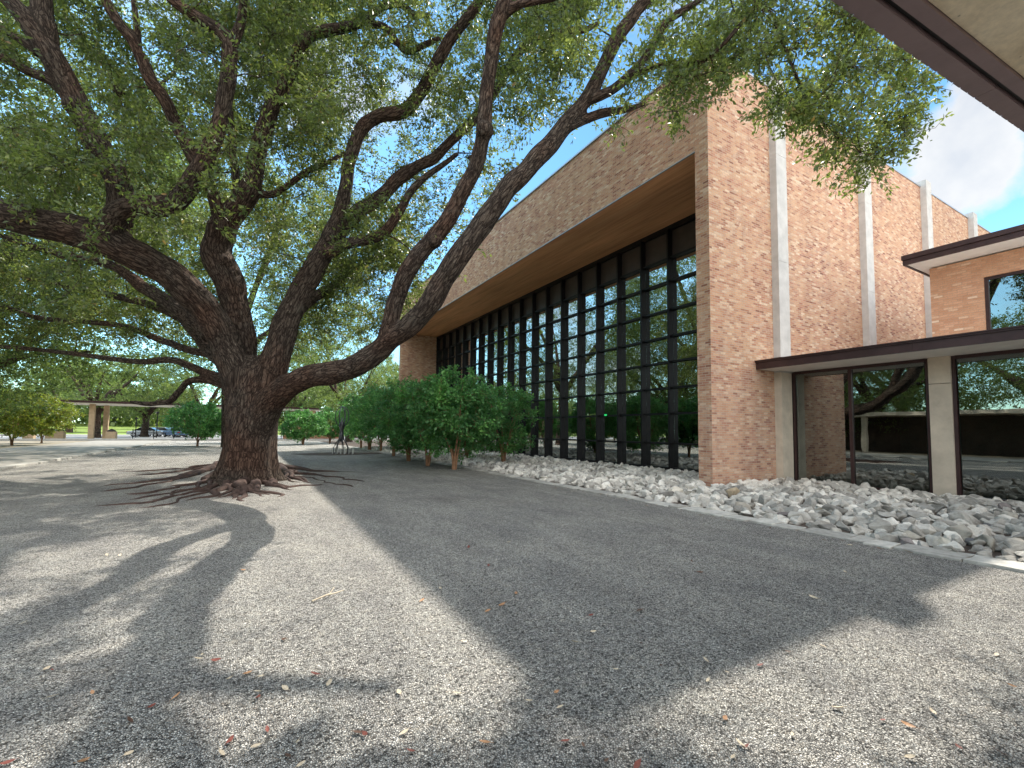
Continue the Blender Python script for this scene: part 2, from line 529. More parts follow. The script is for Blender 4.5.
def quads(name, V, mat, parent=None, smooth=False, uvs=None):
    """V: (n, 4, 3) array of separate quads"""
    n = len(V)
    me = bpy.data.meshes.new(name)
    me.vertices.add(n * 4)
    me.vertices.foreach_set('co', np.ascontiguousarray(V, dtype=np.float32).ravel())
    me.loops.add(n * 4)
    me.loops.foreach_set('vertex_index', np.arange(n * 4, dtype=np.int32))
    me.polygons.add(n)
    me.polygons.foreach_set('loop_start', np.arange(0, n * 4, 4, dtype=np.int32))
    me.polygons.foreach_set('loop_total', np.full(n, 4, dtype=np.int32))
    me.update(calc_edges=True)
    return link(name, me, mat, parent)


def leaf_quads(P, D, L, W, rr):
    """kite-shaped leaves at P along D, length L, width W, random roll"""
    n = len(P)
    D = D / np.linalg.norm(D, axis=1, keepdims=True)
    a = rr.normal(size=(n, 3))
    S = np.cross(D, a)
    S /= np.linalg.norm(S, axis=1, keepdims=True) + 1e-9
    N = np.cross(D, S)
    L = L[:, None]
    Wd = W[:, None]
    V = np.empty((n, 4, 3))
    V[:, 0] = P
    V[:, 1] = P + D * L * .5 + S * Wd * .5 + N * Wd * .15
    V[:, 2] = P + D * L - N * L * .08
    V[:, 3] = P + D * L * .5 - S * Wd * .5 + N * Wd * .15
    return V


# ------------------------------------------------------------------ the ground
def sheet(name, x0, x1, y0, y1, z, mat, nx=1, ny=1, hfun=None):
    vs_, fs_ = [], []
    for j in range(ny + 1):
        for i in range(nx + 1):
            x = x0 + (x1 - x0) * i / nx
            y = y0 + (y1 - y0) * j / ny
            vs_.append((x, y, z + (hfun(x, y) if hfun else 0)))
    for j in range(ny):
        for i in range(nx):
            a = j * (nx + 1) + i
            fs_.append((a, a + 1, a + nx + 2, a + nx + 1))
    mb = MB()
    mb.add(vs_, fs_)
    return structure(mb.build(name, mat, smooth=True))


sheet('ground', -900, 900, -900, 900, -.03, 'dry_ground')
sheet('gravel_court', -7.2, 7.42, -30, 63, 0.0, 'gravel')
sheet('rock_bed_soil', 7.42, 15.1, -30, 60, -.012, 'mulch')
sheet('paved_path', -13.5, -7.2, -30, 63, .03, 'paving')
sheet('side_ground', -60, -13.5, -30, 63, -.008, 'dry_ground')
sheet('far_gravel', 7.42, 40, 60, 63, -.004, 'gravel')
sheet('parking_lot', -120, 90, 70, 112, -.016, 'asphalt')
sheet('lawn', -160, 160, 112, 260, -.02, 'grass', 24, 24, lambda x, y: 2.3 * min(1, max(0, (y - 112) / 50)) ** 1.2)
# pale low kerb wall across the far end of the court and the ragged stone edge of the path
structure(MB().box(-60, 40, 63, 63.35, -.02, .22).build('far_kerb', 'pale_concrete', bevel=.02))
sheet('far_pavement', -60, 40, 63.35, 70, -.006, 'paving')
mb = MB()
y = -3.0
while y < 60:
    l = random.uniform(.5, 1.1)
    x = -7.22 + random.uniform(-.05, .05)
    mb.box(x - .2, x + .16, y, y + l - .03, -.02, random.uniform(.06, .11))
    y += l
structure(mb.build('path_kerb', 'kerb_stone', bevel=.015))
# flat ragged stone edging between gravel and rocks
mb = MB()
y = -6.0
while y < 44:
    l = random.uniform(.22, .75)
    x = 7.42 + random.uniform(-.05, .05)
    w_ = .40 + random.uniform(-.09, .10)
    zt_ = random.uniform(.010, .035)
    g = random.uniform(.004, .03)
    ring = []
    for (cx_, cy_) in ((0, 0), (w_ * .5, 0), (w_, 0), (w_, l * .5), (w_, l - g), (w_ * .5, l - g), (0, l - g), (0, l * .5)):
        ring.append((x + cx_ + random.uniform(-.022, .022), y + cy_ + random.uniform(-.018, .018) * (0 < cy_ < l - g or 1)))
    n_ = len(ring)
    mb.add([(a, b, -.03) for a, b in ring] + [(a, b, zt_ + random.uniform(-.006, .006)) for a, b in ring], [tuple(range(n_ - 1, -1, -1)), tuple(range(n_, 2 * n_))] + [(k, (k + 1) % n_, n_ + (k + 1) % n_, n_ + k) for k in range(n_)])
    y += l
structure(mb.build('stone_kerb', 'kerb_stone', bevel=.006))
mb = MB()
vs_ = [(4.9 + 2.6 * math.cos(a) * (1 + .08 * math.sin(5 * a)), 29.3 + 1.7 * math.sin(a) * (1 + .1 * math.cos(3 * a)), .006) for a in [2 * math.pi * k / 40 for k in range(40)]]
mb.add(vs_, [tuple(range(40))])
structure(mb.build('mulch_circle', 'mulch'))

# ------------------------------------------------------------------ the brick hall
FX, CY, WX, EY = 11.28, 8.31, 14.65, 39.05
TOP, SOF = 12.86, 9.95
hall = thing('brick_hall', 'tall tan brick hall with a long recessed curtain wall of dark glass and concrete piers', 'building', (FX, CY, 0))


def part(mb, name, mat, parent, **k):
    o = mb.build(name, mat, None, **k)
    inv = Matrix.Identity(4)
    pm = parent
    off = Vector((0, 0, 0))
    while pm is not None:
        off += pm.location
        pm = pm.parent
    o.parent = parent
    o.location = -off
    return o


part(MB().box(FX, 46, CY, CY + .45, -.2, TOP), 'side_wall', 'brick', hall)
part(MB().box(FX + .025, FX + .45, CY + .45, EY, SOF, TOP - .01), 'fascia_wall', 'brick', hall)
part(MB().box(FX, 46, EY, EY + .45, -.2, TOP), 'end_wall', 'brick', hall)
part(MB().box(45.5, 45.95, CY + .45, EY, -.2, TOP), 'back_wall', 'brick', hall)
part(MB().box(FX + .062, WX + .3, CY + .45, EY, SOF - .02, SOF - .004), 'soffit', 'soffit_board', hall)
part(MB().box(FX + .012, FX + .06, CY + .46, EY - .01, SOF - .03, SOF - .002), 'edge_trim', 'grey_metal', hall)
part(MB().box(FX + .45, 45.5, CY + .45, EY, TOP - .5, TOP - .3), 'roof', 'pale_concrete', hall)
cp = MB()
cp.box(FX - .03, 46.03, CY - .03, CY + .48, TOP, TOP + .06)
cp.box(FX - .03, FX + .48, CY + .48, EY - .03, TOP - .008, TOP + .058)
cp.box(FX - .03, 46.03, EY - .03, EY + .48, TOP, TOP + .06)
part(cp, 'coping', 'grey_metal', hall)
for k in range(6):
    x0 = 14.36 + 5.95 * k
    zb = 0 if k == 0 else 3.9
    mb = MB()
    zs_ = [zb - .2, 3.42, 7.0, 10.5, TOP + .27] if k == 0 else [zb - .2, 7.0, 10.5, TOP + .27]
    for a, b in zip(zs_[:-1], zs_[1:]):
        mb.box(x0, x0 + .57, CY - .22, CY + .3, a + .004, b - .004)
        mb.box(x0 + .012, x0 + .558, CY - .208, CY + .2, b - .01, b + .01)
    part(mb, 'column', 'pale_concrete', hall)
    if k == 0:
        part(MB().box(x0 - .004, x0 + .574, CY - .224, CY - .001, -.2, 3.418), 'column_base', 'concrete', hall)
part(MB().box(14.33, 14.96, CY - .25, CY - .005, 3.68, 3.9), 'column_collar', 'brown_metal', hall)
# curtain wall
frame = MB()
frame.box(WX - .12, WX + .12, CY + .45, EY, 9.72, SOF - .022)
frame.box(WX - .12, WX + .12, CY + .45, EY, -.1, .12)
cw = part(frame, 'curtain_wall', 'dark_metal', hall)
ys = [8.2 + 1.45 * k for k in range(1, 22)]
for yv in ys:
    part(MB().box(WX - .25, WX + .06, yv - .036, yv + .036, .1, 9.74), 'mullion', 'dark_metal', cw)
zt = [1.07, 2.26, 3.29, 4.34, 5.37, 6.46, 7.62, 8.58]
for z in zt:
    part(MB().box(WX - .15, WX + .05, CY + .46, EY - .01, z - .035, z + .035), 'transom', 'dark_metal', cw)
ye = [CY + .45] + ys + [EY]
for a, b in zip(ye[:-1], ye[1:]):
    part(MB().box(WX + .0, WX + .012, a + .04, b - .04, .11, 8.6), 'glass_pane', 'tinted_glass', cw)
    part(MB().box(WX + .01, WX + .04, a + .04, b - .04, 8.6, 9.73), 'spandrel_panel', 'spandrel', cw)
# the dark interior
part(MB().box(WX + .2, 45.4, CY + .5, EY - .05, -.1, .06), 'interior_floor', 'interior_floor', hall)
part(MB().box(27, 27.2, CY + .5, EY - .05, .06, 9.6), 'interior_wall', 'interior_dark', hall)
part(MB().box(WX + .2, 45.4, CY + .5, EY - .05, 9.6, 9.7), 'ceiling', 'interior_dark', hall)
for yv in (14.6, 19.0, 23.4, 27.8, 32.2):
    part(MB().box(20, 20.6, yv, yv + .6, .06, 9.6), 'interior_pillar', 'interior_pale', hall)
for yv in (16.2, 17.7, 20.6):
    part(MB().lathe([(.0, 0), (.09, 0), (.09, .08), (0, .08)], 12, (WX + 1.2, yv, 8.52)), 'downlight', 'warm_lamp', hall)
p = at(606, 415, 20.0)
es = thing('exit_sign', 'small green lit sign behind the dark glass curtain wall', 'sign', p)
part(MB(p).box(p.x - .02, p.x + .02, p.y - .11, p.y + .11, p.z - .07, p.z + .07), 'sign_box', 'dark_metal', es).location = (0, 0, 0)
part(MB(p).box(p.x - .03, p.x - .022, p.y - .08, p.y + .08, p.z - .035, p.z + .035), 'lit_face', 'green_lamp', es).location = (0, 0, 0)

# ------------------------------------------------------------------ low glazed wing and the brick storey on it
GX = 15.0
wing = thing('glass_wing', 'low flat roofed wing with dark framed glass walls and a brown roof edge', 'building', (GX, CY, 0))
rf = part(MB().box(13.45, 26, -9, CY - .005, 3.47, 3.64), 'roof', 'white_soffit', wing)
fa = MB()
yj = [CY - .006, 6.9, 4.5, 2.1, -.3, -2.7, -5.1, -9]
for b, a in zip(yj[:-1], yj[1:]):           # metal edge in lengths with open joints
    q = random.uniform(-.003, .003)
    fa.box(13.40 + q, 13.446, a + .004, b, 3.455 + q, 3.66)
    fa.box(13.36 + q, 13.46, a + .004, b, 3.662, 3.70)
    fa.box(13.33 + q, 13.40, a + .004, b, 3.702, 3.725)
part(fa, 'roof_fascia', 'brown_metal', wing)
for y0, y1 in ((4.28, 4.71), (-1.2, -.77)):
    mb = MB()
    mb.box(14.9, 15.22, y0, y1, -.2, 2.79)
    mb.box(14.9, 15.22, y0, y1, 2.80, 3.468)
    part(mb, 'column', 'concrete', wing, bevel=.008)


def glazing(y0, y1, splits):
    fr = MB()
    fr.box(14.96, 15.06, y0, y0 + .07, -.05, 3.46)
    fr.box(14.96, 15.06, y1 - .07, y1, -.05, 3.46)
    fr.box(14.955, 15.065, y0 + .07, y1 - .07, 3.38, 3.465)
    fr.box(14.955, 15.065, y0 + .07, y1 - .07, -.05, .06)
    f = part(fr, 'window', 'brown_metal', wing)
    ed = [y0 + .07] + splits + [y1 - .07]
    for s in splits:
        part(MB().box(14.94, 15.07, s - .04, s + .04, .06, 3.38), 'mullion', 'brown_metal', f)
    for a, b in zip(ed[:-1], ed[1:]):
        part(MB().box(15.0, 15.012, a + .03, b - .03, .05, 3.39), 'glass_pane', 'clear_glass', f)


glazing(4.715, 8.08, [6.48])
glazing(-.765, 4.275, [])
glazing(-6.5, -1.205, [-3.8])
part(MB().box(15.2, 26, -8.8, CY - .3, -.1, .05), 'interior_floor', 'interior_floor', wing)
part(MB().box(20.2, 20.4, -8.8, CY - .3, .05, 3.46), 'interior_wall', 'interior_dark', wing)
part(MB().box(17.6, 17.68, 3.4, 6.3, .05, 2.75), 'partition', 'interior_green', wing)
part(MB().box(15.2, 26, CY - .28, CY - .01, -.1, 3.46), 'inner_side_wall', 'interior_dark', wing)
AX = 18.0
annex = thing('brick_storey', 'orange brick upper storey with a dark overhanging roof edge above the glazed wing', 'building', (AX, 5.5, 3.7))
part(MB().box(AX, AX + .35, 4.38, 5.55, 3.66, 6.62), 'front_wall', 'orange_brick', annex)
aw = MB()
aw.box(AX, AX + .35, -8, 4.38, 6.02, 6.62)
aw.box(AX, AX + .35, -8, 0.2, 3.66, 6.02)
aw.box(AX + .002, AX + .348, .2, 4.38, 3.66, 3.9)
part(aw, 'window_wall', 'orange_brick', annex)
part(MB().box(AX + .35, 26, 5.2, 5.55, 3.66, 6.62), 'return_wall', 'orange_brick', annex)
part(MB().box(17.06, 27, -9, 5.80, 6.66, 6.8), 'roof', 'white_soffit', annex)
rfm = MB()
rfm.box(17.0, 17.055, -9, 5.86, 6.63, 6.78)
rfm.box(16.96, 17.055, -9, 5.88, 6.785, 6.92)
rfm.box(17.06, 27, 5.81, 5.86, 6.63, 6.9)
part(rfm, 'roof_fascia', 'brown_metal', annex)
fr = MB()
fr.box(AX + .05, AX + .17, 4.30, 4.38, 3.9, 6.02)
fr.box(AX + .05, AX + .17, .2, 4.30, 5.94, 6.02)
fr.box(AX + .05, AX + .17, .2, 4.30, 3.9, 3.97)
wf = part(fr, 'window', 'brown_metal', annex)
part(MB().box(AX + .10, AX + .112, .22, 4.31, 3.95, 5.96), 'glass_pane', 'clear_glass', wf)
part(MB().box(AX + .9, AX + 1.0, 3.5, 5.1, 3.7, 6.6), 'curtain', 'interior_pale', annex)
part(MB().box(AX + 2.2, AX + 2.3, -8, 5.1, 3.7, 6.6), 'inner_wall', 'interior_green', annex)

# ------------------------------------------------------------------ walkway roof overhead, at the photographer's side
over = thing('walkway_roof', 'concrete slab roof overhead with a stepped mauve steel edge in the upper right corner', 'roof', (2.0, .9, 3.3), R(-4.6))


def opart(x0, x1, y0, y1, z0, z1, mb=None):
    mb = mb or MB()
    return mb.box(x0, x1, y0, y1, z0, z1)


opart(-3.5, 11.0, -3.4, -.155, .03, .26).build('slab', 'slab_concrete', over)
st = MB()
for k in range(6):
    opart(-3.5 + 2.4 * k, -3.5 + 2.4 * k + 2.396, -.075, 0.0, random.uniform(0, .002), .30, st)
opart(-3.5, 11.0, -.152, -.098, 0.012, .28, st)
st.build('steel_edge', 'mauve_metal', over)
opart(-3.5, 11.0, -.097, -.0755, .03, .27).build('channel_groove', 'dark_metal', over)
dr = MB()
for k in range(180):
    opart(-3.4 + k * .08, -3.4 + k * .08 + .068, .002, .012, .012, .05, dr)
dr.build('drip_edge', 'mauve_metal', over)
for x in (-3.2, 3.6, 10.4):
    part(MB().box(x - .18, x + .18, -2.9, -2.54, -3.3, .03), 'column', 'concrete', over).location = (0, 0, 0)


# ------------------------------------------------------------------ trees
def catmull(P, n=6):
    P = np.array(P, float)
    out = []
    for i in range(len(P) - 1):
        p0, p1, p2, p3 = P[max(i - 1, 0)], P[i], P[i + 1], P[min(i + 2, len(P) - 1)]
        for s in np.arange(n) / n:
            out.append(.5 * ((2 * p1) + (p2 - p0) * s + (2 * p0 - 5 * p1 + 4 * p2 - p3) * s * s + (3 * p1 - p0 - 3 * p2 + p3) * s ** 3))
    out.append(P[-1])
    return np.array(out)


def set_grain(me, chains):
    """per-vertex bark coordinates: offset across the nearest limb, distance along it"""
    A, B, R0s, E1, E2, S = [], [], [], [], [], []
    off = 0.0
    for ch in chains:
        p = ch[:, :3]
        nrm = None
        s = off
        for i in range(len(p) - 1):
            d = p[i + 1] - p[i]
            l = np.linalg.norm(d)
            if l < 1e-6:
                continue
            d = d / l
            if nrm is None:
                nrm = np.cross(d, [.31, .87, .2])
            nrm = nrm - d * nrm.dot(d)
            nrm /= np.linalg.norm(nrm)
            A.append(p[i]); B.append(p[i + 1]); R0s.append((ch[i, 3] + ch[i + 1, 3]) / 2)
            E1.append(nrm); E2.append(np.cross(d, nrm)); S.append(s)
            s += l
        off += 37.3
    A, B, R0s, E1, E2, S = map(np.array, (A, B, R0s, E1, E2, S))
    AB = B - A
    L2 = (AB ** 2).sum(1)
    n = len(me.vertices)
    co = np.empty(n * 3, np.float32)
    me.vertices.foreach_get('co', co)
    co = co.reshape(-1, 3).astype(float)
    out = np.empty((n, 3), np.float32)
    for i in range(0, n, 3000):
        q = co[i:i + 3000]
        T = np.clip(np.einsum('nd,sd->ns', q, AB) - (A * AB).sum(1), 0, L2) / L2
        d2 = np.empty_like(T)
        for k in range(3):
            d2 += 0 if k else 0
        D = q[:, None, :] - A[None] - T[:, :, None] * AB[None]
        dist = np.sqrt((D ** 2).sum(2)) - R0s[None]
        j = dist.argmin(1)
        r = np.arange(len(q))
        d = D[r, j]
        out[i:i + 3000, 0] = (d * E1[j]).sum(1)
        out[i:i + 3000, 1] = (d * E2[j]).sum(1)
        out[i:i + 3000, 2] = S[j] + T[r, j] * np.sqrt(L2[j])
    a = me.attributes.new('grain', 'FLOAT_VECTOR', 'POINT')
    a.data.foreach_set('vector', out.ravel())


def fuse(mb, voxel, name, smooth_it=2):
    """weld overlapping limb tubes into one continuous skin"""
    me = mb.mesh(name)
    o = bpy.data.objects.new(name, me)
    C.objects.link(o)
    md = o.modifiers.new('weld', 'REMESH')
    md.mode = 'VOXEL'
    md.voxel_size = voxel
    md.use_smooth_shade = True
    sm = o.modifiers.new('ease', 'SMOOTH')
    sm.iterations = smooth_it
    sm.factor = .5
    dg = bpy.context.evaluated_depsgraph_get()
    res = bpy.data.meshes.new_from_object(o.evaluated_get(dg))
    bpy.data.objects.remove(o)
    res.name = name
    return res


class Tree:
    """skeleton of limb nodes to which leaf clumps attach through thinner branches"""

    def __init__(self, seed):
        self.rr = np.random.default_rng(seed)
        self.chains = []
        self.P = np.zeros((0, 3))
        self.Rd = np.zeros(0)
        self.branches = []

    def limb(self, pts, n=5):
        ch = catmull(pts, n)
        self.chains.append(ch)
        self.P = np.vstack([self.P, ch[:, :3]])
        self.Rd = np.concatenate([self.Rd, ch[:, 3]])
        return ch

    def attach(self, centres, droop=.12, rmax=.35):
        d = np.array([np.min(((self.P - c) ** 2).sum(1)) for c in centres])
        for c in np.array(centres)[np.argsort(d)]:
            dd = np.sqrt(((self.P - c) ** 2).sum(1)) + .35 * np.maximum(0, self.P[:, 2] - c[2])
            ok = self.Rd < rmax
            if ok.any():
                dd = np.where(ok, dd, dd + 1.5)
            j = dd.argmin()
            a, ra = self.P[j], self.Rd[j]
            L = np.linalg.norm(c - a)
            if L < .12:
                continue
            k = max(2, int(L / .3))
            s = np.linspace(0, 1, k + 1)[:, None]
            pts = a + (c - a) * s
            perp = self.rr.normal(size=3)
            pts += np.sin(s * math.pi) * perp * L * .10
            pts[:, 2] += (np.sin(s * math.pi) * L * .10)[:, 0]
            pts[1:-1] += self.rr.normal(size=(k - 1, 3)) * .035 * min(L, 1)
            r0 = min(ra * .62, .010 + .013 * L)
            r = r0 + (.006 - r0) * s[:, 0] if r0 > .006 else np.full(k + 1, .005)
            self.branches.append((pts, r))
            self.P = np.vstack([self.P, pts[1:]])
            self.Rd = np.concatenate([self.Rd, r[1:]])

    def foliage(self, centres, radii, twigs, per, leafL, flat=.7, hang=-.05, ar=.42):
        rr = self.rr
        P, D = [], []
        for c, rad in zip(centres, radii):
            dirs = rr.normal(size=(twigs, 3)) * [1, 1, flat]
            dirs /= np.linalg.norm(dirs, axis=1, keepdims=True)
            dirs[:, 2] += hang
            ln = rad * rr.uniform(.45, 1.1, twigs)
            start = c + rr.normal(size=(twigs, 3)) * rad * .22
            for i in range(twigs):
                end = start[i] + dirs[i] * ln[i]
                if i % 2 == 0:
                    self.branches.append((np.array([c, (start[i] + end) / 2 + rr.normal(size=3) * .03, end]), np.array([.005, .004, .0025])))
                s = rr.uniform(.15, 1.05, per)[:, None]
                P.append(start[i] + (end - start[i]) * s + rr.normal(size=(per, 3)) * .045)
                D.append(dirs[i] + rr.normal(size=(per, 3)) * .75 + [0, 0, -.2])
        P, D = np.vstack(P), np.vstack(D)
        L = leafL * rr.uniform(.6, 1.25, len(P))
        return leaf_quads(P, D, L, L * ar * rr.uniform(.8, 1.2, len(P)), rr)

    def branch_mesh(self, name, seg_thin=3):
        mb = MB()
        for pts, r in self.branches:
            seg = 6 if r[0] > .03 else (4 if r[0] > .012 else 3)
            mb.tube([Vector(p) for p in pts], [float(x) for x in r], seg, cap=False)
        me = bpy.data.meshes.new(name)
        me.from_pydata(mb.v, [], mb.f)
        for p in me.polygons:
            p.use_smooth = True
        n = len(mb.v)
        a = me.attributes.new('grain', 'FLOAT_VECTOR', 'POINT')
        a.data.foreach_set('vector', np.array(mb.v, np.float32).ravel())
        return me


def px_limb(rows):
    out = []
    for u, v, t_, wd in rows:
        p = at(u, v, t_)
        out.append((p.x, p.y, p.z, .43 * wd * t_ / FPX))
    return out


OAK = [
    # great left limb
    [(247, 425, 12.7, 44), (240, 385, 12.6, 36), (227, 350, 12.4, 34), (212, 318, 12.1, 34), (190, 292, 11.7, 34), (160, 268, 11.3, 34), (128, 252, 10.9, 36), (98, 238, 10.6, 38), (60, 228, 10.3, 36), (20, 219, 10.0, 34), (-30, 208, 9.6, 32), (-90, 190, 9.3, 28), (-160, 160, 9, 20)],
    [(98, 242, 10.6, 28), (118, 215, 10.5, 26), (140, 206, 10.4, 24), (164, 207, 10.3, 24), (182, 195, 10.2, 22), (197, 174, 10.1, 22), (210, 148, 10, 20), (220, 120, 9.9, 18), (227, 85, 9.8, 18), (230, 50, 9.7, 18), (222, 34, 9.6, 16), (205, 22, 9.5, 14), (178, 5, 9.4, 12), (150, -20, 9.2, 9)],
    [(230, 55, 9.7, 12), (236, 35, 9.7, 12), (242, 15, 9.6, 10), (244, -15, 9.5, 8)],
    [(115, 248, 10.8, 26), (120, 215, 10.9, 26), (118, 182, 10.9, 26), (104, 155, 10.9, 26), (90, 130, 10.8, 26), (75, 100, 10.7, 26), (62, 75, 10.6, 25), (52, 55, 10.5, 24), (38, 35, 10.4, 22), (25, 18, 10.3, 20), (8, -2, 10.2, 18), (-20, -35, 10, 13)],
    [(52, 58, 10.5, 20), (46, 30, 10.5, 22), (42, 5, 10.5, 20), (40, -25, 10.5, 16)],
    [(62, 92, 10.6, 12), (50, 80, 10.5, 12), (28, 71, 10.4, 11), (8, 60, 10.3, 10), (-20, 48, 10.2, 8)],
    [(40, 55, 10.5, 9), (18, 38, 10.4, 9), (0, 28, 10.3, 8), (-25, 15, 10.2, 6)],
    [(222, 228, 12.6, 16), (215, 200, 12.2, 15), (207, 182, 11.9, 15), (190, 150, 11.6, 15), (176, 124, 11.5, 14), (165, 100, 11.3, 14), (150, 80, 11.2, 14), (141, 58, 11.1, 13), (134, 42, 11, 12), (120, 25, 10.9, 12), (108, 5, 10.8, 11), (98, -20, 10.7, 8)],
    [(141, 58, 11.1, 8), (138, 40, 11.1, 8), (136, 20, 11, 7), (132, -8, 11, 5)],
    # centre limb
    [(246, 400, 12.9, 34), (243, 345, 13.0, 30), (236, 310, 13, 31), (228, 280, 13.1, 32), (217, 255, 13.2, 33), (222, 228, 13.2, 31), (236, 210, 13.3, 27), (250, 190, 13.3, 23), (255, 170, 13.4, 20), (258, 148, 13.4, 19), (266, 122, 13.5, 18), (277, 97, 13.5, 17), (288, 72, 13.5, 17), (300, 50, 13.5, 16), (310, 37, 13.5, 13), (328, 31, 13.5, 11), (345, 28, 13.6, 10), (370, 15, 13.6, 7)],
    [(252, 192, 13.4, 10), (274, 194, 13.6, 8), (292, 182, 13.7, 7), (310, 170, 13.8, 7), (332, 160, 13.9, 6), (345, 153, 14, 5)],
    [(238, 205, 13.6, 9), (235, 170, 13.8, 9), (231, 125, 14, 8), (228, 80, 14.2, 6)],
    # right-of-centre limb and its forks
    [(260, 415, 12.7, 38), (269, 380, 12.7, 32), (279, 345, 12.7, 31), (292, 310, 12.7, 28), (306, 283, 12.8, 26), (318, 262, 12.8, 25), (330, 238, 12.8, 20), (341, 211, 12.8, 17), (346, 185, 12.8, 15), (350, 162, 12.8, 15), (358, 137, 12.8, 15), (367, 124, 12.8, 15), (380, 116, 12.7, 15), (397, 113, 12.6, 15), (410, 107, 12.5, 15), (421, 93, 12.4, 14), (430, 75, 12.3, 14), (440, 55, 12.2, 14), (452, 36, 12.1, 13), (466, 20, 12, 12), (478, 4, 11.9, 12), (488, -20, 11.8, 9)],
    [(316, 264, 12.9, 17), (335, 238, 13.1, 17), (348, 221, 13.2, 17), (362, 209, 13.3, 17), (382, 195, 13.4, 16), (402, 177, 13.5, 15), (420, 165, 13.6, 13), (434, 158, 13.7, 12), (450, 142, 13.7, 11), (468, 125, 13.8, 11), (487, 103, 13.8, 10), (505, 75, 13.8, 10), (520, 50, 13.8, 10), (545, 37, 13.7, 10), (565, 32, 13.7, 9), (585, 30, 13.7, 7), (600, 22, 13.7, 5)],
    [(326, 254, 12.6, 14), (345, 245, 12.5, 13), (365, 240, 12.5, 12), (384, 233, 12.4, 12), (400, 210, 12.4, 10), (415, 186, 12.3, 9), (435, 170, 12.3, 7), (458, 153, 12.2, 5)],
    [(300, 50, 13.5, 12), (312, 36, 13.4, 10), (325, 30, 13.4, 11), (345, 27, 13.3, 11), (362, 21, 13.2, 10), (380, 8, 13.1, 9), (400, 4, 13, 8), (415, 15, 13, 7), (430, 14, 12.9, 5)],
    [(365, 22, 13.2, 8), (385, 27, 13.2, 8), (395, 40, 13.1, 8), (408, 52, 13, 7), (424, 45, 13, 7), (440, 38, 12.9, 5)],
    # long right limb sweeping towards the eye, then forking
    [(256, 428, 12.6, 42), (269, 403, 12.3, 33), (285, 389, 11.9, 29), (305, 379, 11.5, 28), (325, 374, 11.2, 28), (345, 369, 10.9, 27), (362, 361, 10.6, 26), (378, 350, 10.4, 26), (392, 338, 10.2, 25), (405, 330, 10, 25), (418, 318, 9.8, 25), (430, 302, 9.6, 26), (446, 277, 9.45, 26), (458, 258, 9.35, 26), (470, 240, 9.3, 26), (488, 215, 9.25, 25), (507, 191, 9.2, 24), (522, 175, 9.3, 23), (535, 160, 9.4, 22), (548, 146, 9.5, 22), (560, 131, 9.6, 20), (574, 115, 9.7, 19), (586, 100, 9.75, 17), (594, 85, 9.8, 17), (602, 70, 9.85, 16), (612, 48, 9.9, 16), (624, 28, 10, 16), (638, 10, 10.1, 15), (652, -8, 10.2, 13), (670, -35, 10.4, 9)],
    [(383, 347, 10.3, 20), (391, 322, 10.1, 20), (396, 300, 10, 20), (405, 278, 9.9, 20), (418, 257, 9.8, 20), (434, 237, 9.7, 20), (450, 216, 9.6, 19), (463, 193, 9.5, 18), (474, 170, 9.4, 18), (481, 150, 9.3, 18), (484, 128, 9.2, 17), (485, 100, 9.1, 17), (488, 75, 9, 17), (492, 50, 8.9, 17), (497, 28, 8.8, 18), (504, 5, 8.7, 17), (510, -25, 8.6, 13)],
    [(499, 22, 8.8, 12), (510, 10, 8.7, 11), (525, 4, 8.6, 9), (548, 0, 8.5, 8), (575, -10, 8.4, 5)],
    [(586, 102, 9.75, 12), (598, 97, 9.7, 12), (613, 89, 9.6, 11), (630, 74, 9.5, 11), (645, 58, 9.4, 10), (656, 38, 9.3, 10), (668, 22, 9.2, 9), (684, 10, 9.1, 8), (702, -2, 9, 7), (725, -20, 8.9, 5)],
    [(628, 76, 9.5, 8), (645, 70, 9.3, 8), (662, 65, 9, 7), (682, 63, 8.7, 7), (702, 61, 8.4, 6), (722, 46, 8.1, 6), (740, 25, 7.9, 6), (758, 10, 7.7, 6), (772, 14, 7.6, 5), (778, 30, 7.5, 5), (788, 55, 7.4, 4), (800, 85, 7.3, 4), (815, 120, 7.3, 3)],
    [(568, 128, 9.6, 11), (585, 120, 9.8, 11), (605, 113, 10, 10), (625, 109, 10.2, 8), (645, 104, 10.4, 5)],
    # limbs on the far side, low and dark
    [(240, 395, 13.2, 13), (222, 385, 13.6, 9), (205, 380, 14, 8), (188, 382, 14.3, 7.5), (178, 393, 14.5, 7.5), (171, 401, 14.6, 7), (160, 403, 14.7, 6), (148, 404, 14.8, 6), (130, 402, 15, 4)],
    [(232, 380, 13.3, 15), (214, 376, 13.8, 11), (195, 368, 14.4, 9), (170, 360, 15, 8), (140, 362, 15.7, 7), (100, 357, 16.5, 6), (60, 352, 17.3, 5), (20, 348, 18, 5), (-30, 345, 19, 4)],
    [(225, 365, 13.2, 17), (208, 350, 13.8, 13), (196, 335, 14.5, 12), (180, 318, 15.2, 10), (150, 305, 16, 9), (110, 295, 17, 8), (60, 285, 18, 7), (0, 272, 19, 5)],
    [(230, 372, 13.3, 15), (212, 356, 14, 10), (190, 350, 14.6, 9), (160, 340, 15.3, 8), (130, 328, 16, 7), (90, 322, 17, 6), (40, 318, 18, 6), (-10, 302, 19, 5)],
    [(212, 335, 13.3, 22), (190, 318, 13.9, 18), (165, 300, 14.3, 16), (140, 285, 14.8, 14), (110, 265, 15.3, 10), (60, 255, 16, 8), (0, 235, 17, 6)],
    [(290, 320, 13.2, 14), (310, 300, 14.5, 12), (335, 285, 16, 11), (360, 265, 17.5, 9), (395, 250, 19, 7)],
]


